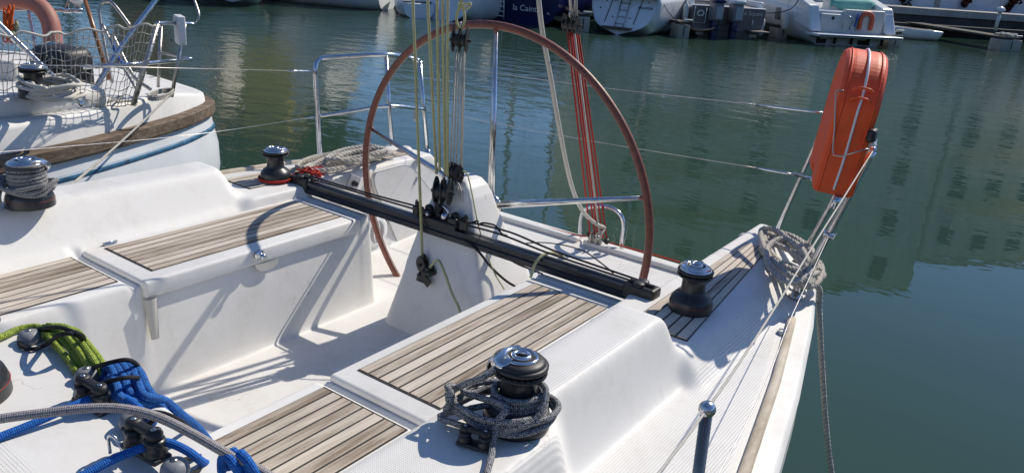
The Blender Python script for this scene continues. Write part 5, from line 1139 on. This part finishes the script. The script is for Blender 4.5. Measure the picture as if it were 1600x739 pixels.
# ------------------------------------------------------------------ coils of laid rope on both quarters
rr = np.random.RandomState(21)
pts = []
for k in range(9):
    cx_, cy_ = 1232+rr.uniform(-8, 10), 402+rr.uniform(-6, 6); A_ = 49+rr.uniform(-14, 9); B_ = 22+rr.uniform(-11, 8); ph = .66+rr.uniform(-.3, .3)
    for j in range(9):
        an = 2*math.pi*j/9+rr.uniform(-.15, .15); u_, v_ = A_*math.cos(an), B_*math.sin(an)
        x_, y_ = cx_+u_*math.cos(ph)-v_*math.sin(ph), cy_+u_*math.sin(ph)+v_*math.cos(ph)
        z_ = 1.180+.009*k+rr.uniform(-.008, .012)
        if x_ > 1262: z_ -= .035*(x_-1262)/30
        pts.append(Z(x_, y_, max(z_, 1.155)))
end = pts[-1]; pts += [Z(1262, 430, 1.20), Z(1276, 446, 1.17), Z(1281, 458, 1.12)]
e0 = pts[-1]; e1 = Z(1303, 770, .15)
pts += [e0.lerp(e1, .06)-Vector((0, 0, .03)), e0.lerp(e1, .3)-Vector((0, 0, .05)), e0.lerp(e1, .65)-Vector((0, 0, .05)), e1, e1+(e1-e0)*.35]
mb = MB(); laid(mb, pts, .0125, .0125*5); tag(mb.build('rope_coil', MT['rope_laid']), 'heavy grey laid rope heaped on the port quarter with its end hanging over the water', 'rope coil')
pts = []
for k in range(7):
    cx_, cy_ = (520 if k < 3 else 560)+rr.uniform(-8, 8), (252 if k < 3 else 243)+rr.uniform(-3, 3); A_ = (52 if k < 3 else 44)+rr.uniform(-8, 8); B_ = 7+rr.uniform(-2, 3)
    for j in range(8):
        an = 2*math.pi*j/8+rr.uniform(-.15, .15); pts.append(Z(cx_+A_*math.cos(an), cy_-A_*.17*math.cos(an)+B_*math.sin(an), 1.215+.010*k+rr.uniform(-.006, .012)))
pts += [Z(600, 236, 1.26), Z(618, 243, 1.22)]
mb = MB(); laid(mb, pts, .0125); tag(mb.build('rope_coil', MT['rope_laid']), 'grey laid rope piled in long loops on the starboard quarter', 'rope coil')
# ------------------------------------------------------------------ lines on the winches
RH = Vector((RT.x, RT.y, 0)).normalized(); FH = Vector((FW.x, FW.y, 0)).normalized(); UZ = Vector((0, 0, 1))
def on(c, a, b, z): return c + RH*a + FH*b + UZ*z
rr = np.random.RandomState(31); pts = []
for k in range(3*14): an = 2*math.pi*k/14; pts.append(on(W1, math.cos(an)*.058, math.sin(an)*.058, .052+.0135*k/14))
for k in range(5):
    ca = -.035+rr.uniform(-.012, .012); A_ = .118+rr.uniform(-.016, .012); B_ = .084+rr.uniform(-.010, .008); t_ = rr.uniform(-.06, .05)
    for j in range(10):
        an = 2*math.pi*j/10+math.pi; u_, v_ = A_*math.cos(an), B_*math.sin(an)
        pinch = 1-.55*max(0, -math.cos(an))**2
        pts.append(on(W1, ca+u_, v_*pinch-.012, .034+.0065*k+.006*math.sin(an+1)+t_*u_+rr.uniform(-.007, .007)))
pts += [on(W1, -.03, -.080, .09), on(W1, -.045, -.098, .06), on(W1, -.05, -.12, .02), Z(768, 712, 1.345), Z(758, 748, 1.345), Z(745, 800, 1.345)]
o = rope('winch_rope', pts, .0078, 'rope_speckle', 'black and white flecked rope bundled around the large foreground winch', 'rope', step=.009)
pts = [on(W1, -.165, -.01, .07)]
for j in range(9): an = 2.2*math.pi*j/9; pts.append(on(W1, -.158+.008*math.sin(3*an), .028*math.cos(an)-.01, .062+.028*math.sin(an)))
pts += [on(W1, -.12, -.02, .11), on(W1, -.085, -.045, .14), on(W1, -.060, -.03, .155), on(W1, -.045, -.01, .150)]
rope('hitch', pts, .0078, 'rope_speckle', parent=o, step=.009)
pts = [on(W1, .045, .0, .115), on(W1, .062, -.03, .11), on(W1, .058, -.06, .085), on(W1, .03, -.085, .055), on(W1, -.03, -.098, .045)]
rope('turn', pts, .0078, 'rope_speckle', parent=o, step=.009)
pts = []; rr = np.random.RandomState(8)
for k in range(6*14): an = 2*math.pi*k/14; pts.append(on(W4, math.cos(an)*.060, math.sin(an)*.060, .070+.0155*k/14))
o = rope('winch_rope', pts, .0085, 'rope_grey', 'grey flecked rope wrapped round the leftmost coaming winch', 'rope', step=.01)
pts = []
for k in range(3):
    for j in range(12): an = 2*math.pi*j/12; pts.append(on(W4, math.cos(an)*(.090+.004*k), math.sin(an)*.086, .070+.010*k+.012*math.sin(an*2+k)))
pts += [on(W4, -.085, -.03, .08), on(W4, -.085, -.06, .03), on(W4, -.075, -.085, .01), on(W4, -.060, -.09, .03), on(W4, -.06, -.085, .06), on(W4, -.09, .0, .10)]
rope('slack_turns', pts, .0085, 'rope_grey', parent=o, step=.01)
pts = []; rr = np.random.RandomState(6)
for k in range(int(2.2*12)): an = 2*math.pi*k/12; pts.append(on(W3, math.cos(an)*(.079+.003*(k//12)), math.sin(an)*(.079+.002*(k//12)), .006+.007*(k//12)))
for k in range(38): pts.append(on(W3, .12+rr.uniform(-.03, .10), .05+rr.uniform(-.05, .07), .01+rr.uniform(0, .05)))
rope('red_line', pts, .0042, 'rope_red', 'thin red line wound round the starboard aft winch with a loose tangle beside it', 'rope', step=.01)
# ------------------------------------------------------------------ cabin top: cleats, domes, coils
RZT = 1.499
def cam_cleat(p0, p1, z, name, label, s=1.0):
    a, b = Z(*p0, z), Z(*p1, z); d = (b-a).normalized(); c = (a+b)/2; ang = math.atan2(d.y, d.x); rt = Matrix.Rotation(ang, 3, 'Z')
    mb = MB(); L_ = (b-a).length
    mb.rbox(c+UZ*.006*s, (L_+.055*s, .050*s, .014*s), .006*s, rt)
    for q in (a, b): mb.lathe([(0, .01*s), (.026*s, .01*s), (.027*s, .02*s), (.023*s, .026*s), (.022*s, .04*s), (.025*s, .045*s), (.023*s, .052*s), (0, .053*s)], q, seg=24)
    o = mb.build(name, MT['blackal'], cab_o if z > 1.4 else yacht)
    mb = MB(); mb.rbox(c+UZ*.064*s, (L_+.030*s, .026*s, .018*s), .007*s, rt); 
    for q in (a, b): mb.lathe([(0, .053*s), (.019*s, .053*s), (.020*s, .066*s), (.016*s, .075*s), (0, .076*s)], q, seg=20)
    mb.build('bridge', MT['plastic'], o)
    for q in (a, b): MB().lathe([(0, .0755*s), (.007*s, .0755*s), (.006*s, .078*s), (0, .0785*s)], q, seg=12).build('screw', MT['steel'], o)
    return o
cam_cleat((134, 626), (160, 641), RZT, 'cam_cleat', None, .74); cam_cleat((213, 698), (244, 716), RZT, 'cam_cleat', None, .78)
cam_cleat((726, 692), (757, 701), 1.336, 'cam_cleat', None, .62)
q = Z(203, 700, RZT); t2 = [q+Vector((-.012, -.03, .0)), q+Vector((-.012, -.03, .03)), q+Vector((0, -.03, .042)), q+Vector((.012, -.025, .03)), q+Vector((.02, -.02, .0))]
tubes('wire_guard', [t2], .003, 'steel', cab_o, 8, .006)
domes = [Z(x, y, RZT) for x, y in ((47, 534), (137, 594), (208, 665), (274, 740))]
for d_ in domes:
    o = MB().lathe([(.017, -.003), (.017, .003), (.0245, .004), (.025, .008), (.023, .017), (.018, .024), (.010, .028), (0, .0285)], d_, seg=28).build('bungee_button', MT['greyplastic'], cab_o)
    MB().lathe([(.0, .0275), (.006, .0285), (.006, .0300), (0, .0303)], d_, seg=12).build('screw', MT['steel_dull'], o)
def zp(L, z): return [Z(x, y, z if not isinstance(z, (list, tuple)) else z[i]) for i, (x, y) in enumerate(L)]
r_ = .0078
YE = .865
def drape(px_, z0=1.52):
    out = []
    for (x, y, hang) in px_: out.append(Z(x, y, z0) if hang == 0 else Y(x, y, YE-.0+.01*hang))
    return out
gl = thing('rope_coil', Z(75, 520, 1.5), 'lime green braided rope gathered under a black shock cord at the cabin top edge', 'rope coil')
rope('lead', drape([(-60, 548, 0), (0, 527, 0), (26, 515, 0), (52, 510, 0), (68, 515, 0), (84, 532, 0), (102, 556, 0), (120, 580, 0)], 1.51), r_, 'rope_green', parent=gl)
for k, off in enumerate(((-8, 2, .006), (4, -4, .012), (14, -6, .024), (26, -8, .03), (38, -4, .016), (14, 6, .010))):
    P = [(60+off[0]*.5, 517+off[1], 0), (78+off[0], 520+off[1], 0), (98+off[0], 540+off[1], 0), (118+off[0], 564+off[1]*.6, 0), (134+off[0]*.9, 586+off[1]*.3, 0), (146+off[0]*.8, 606, 0)]
    rope('strand', [Z(x, y, 1.508+off[2]*.8-(.02 if i > 3 else 0)-(.03 if i > 4 else 0)) for i, (x, y, _) in enumerate(P)], r_, 'rope_green', parent=gl)
bl_ = thing('rope_coil', Z(190, 590, 1.5), 'dark blue flecked rope coil hanging over the cabin top edge between two grey buttons', 'rope coil')
for k, (x, y) in enumerate(((168, 572), (178, 571), (189, 569), (200, 570), (211, 574), (184, 580), (172, 590), (205, 583))):
    e_ = (252+8*k, 702-5*k); P = [Z(x-6, y+24, 1.50), Z(x-5, y+8, 1.515), Z(x, y, 1.530), Z(x+9, y+10, 1.535), Z(x+20, y+34, 1.525), Z(x*.5+e_[0]*.5, y*.5+e_[1]*.5, 1.50), Z(x*.22+e_[0]*.78, y*.22+e_[1]*.78, 1.455), Z(*e_, 1.40), Z(e_[0]+22, e_[1]+26, 1.32)]
    rope('strand', P, .0088, 'rope_navy', parent=bl_, step=.012)
b2 = thing('rope_coil', Z(370, 725, 1.4), 'bright blue rope coil at the bottom edge of the picture under a black shock cord', 'rope coil')
for k, (x, y) in enumerate(((352, 710), (363, 705), (375, 708))):
    rope('strand', [Z(x-5, y+26, 1.49), Z(x-5, y+8, 1.515), Z(x+1, y, 1.53), Z(x+9, y+8, 1.525), Z(x+22, y+28, 1.50), Z(x+40, y+56, 1.46), Z(x+60, y+90, 1.40)], .0088, 'rope_blue', parent=b2)
zc = RZT+.026
rope('control_line', zp([(-80, 714), (0, 682), (60, 658), (118, 632), (145, 622), (168, 617), (196, 622), (222, 642), (240, 664)], [zc-.02, zc-.016, zc-.01, zc, zc, zc, zc, zc-.004, zc-.02]), r_, 'rope_blue', 'blue braided control line led through the cam cleat nearer the lime rope', 'rope')
rope('control_line', zp([(70, 770), (130, 742), (180, 716), (226, 698), (252, 690), (272, 694), (296, 706), (322, 724), (346, 722)], [zc-.02, zc-.016, zc-.006, zc, zc+.004, zc, zc-.01, 1.47, 1.40]), r_, 'rope_blue', 'blue braided control line led through the cam cleat nearest the bottom edge', 'rope')
rope('grey_line', zp([(-70, 668), (0, 654), (60, 646), (130, 638), (190, 638), (246, 651), (300, 677), (358, 710), (414, 738), (440, 760), (470, 800)], [1.575, 1.58, 1.585, 1.59, 1.59, 1.58, 1.56, 1.53, 1.49, 1.46, 1.4]), .0085, 'rope_lilac', 'pale grey braided line arching over the cam cleats and down toward the seat', 'rope')
def bungee(paths, label):
    mb = MB()
    o = None
    for P in paths:
        q = MB().tube(smooth_path(P, .008), .0048, 8)
        if o is None: o = q.build('shock_cord', MT['rope_black']); tag(o, label, 'shock cord')
        else: q.build('second_turn', MT['rope_black'], o)
za = RZT+.008
bungee([zp([(47, 523), (32, 530), (33, 541), (52, 545), (72, 538), (92, 524), (112, 521), (130, 529)], [za, za, za, za, za+.006, 1.562, 1.572, 1.54]), zp([(38, 524), (60, 515), (88, 511), (112, 517), (128, 524), (132, 533)], [za, za+.01, 1.565, 1.575, 1.56, 1.52])], 'black shock cord looped over the lime green rope')
bungee([zp([(150, 583), (126, 584), (121, 594), (128, 603), (146, 604), (168, 596), (196, 590), (216, 590)], [za, za, za, za, za+.006, 1.55, 1.565, 1.545]), zp([(121, 590), (140, 577), (165, 568), (196, 562), (212, 568), (222, 584)], [za, za+.008, 1.555, 1.568, 1.55, 1.51])], 'black shock cord looped over the dark blue rope coil')
bungee([zp([(222, 655), (198, 655), (193, 666), (200, 675), (220, 672), (245, 654), (272, 660), (292, 676)], [za, za, za, za, za+.006, 1.54, 1.535, 1.50]), zp([(200, 653), (222, 645), (252, 645), (278, 655), (296, 668)], [za, za+.012, 1.54, 1.535, 1.49])], 'black shock cord beside the middle grey button and its cam cleat')
bungee([zp([(288, 732), (264, 730), (258, 742), (268, 752), (292, 744), (322, 730), (352, 722), (372, 716)], [za, za, za, za, 1.49, 1.46, 1.42, 1.40]), zp([(262, 732), (282, 720), (316, 712), (350, 712), (378, 716)], [za, 1.50, 1.47, 1.43, 1.39])], 'black shock cord around the bright blue rope coil at the bottom edge')
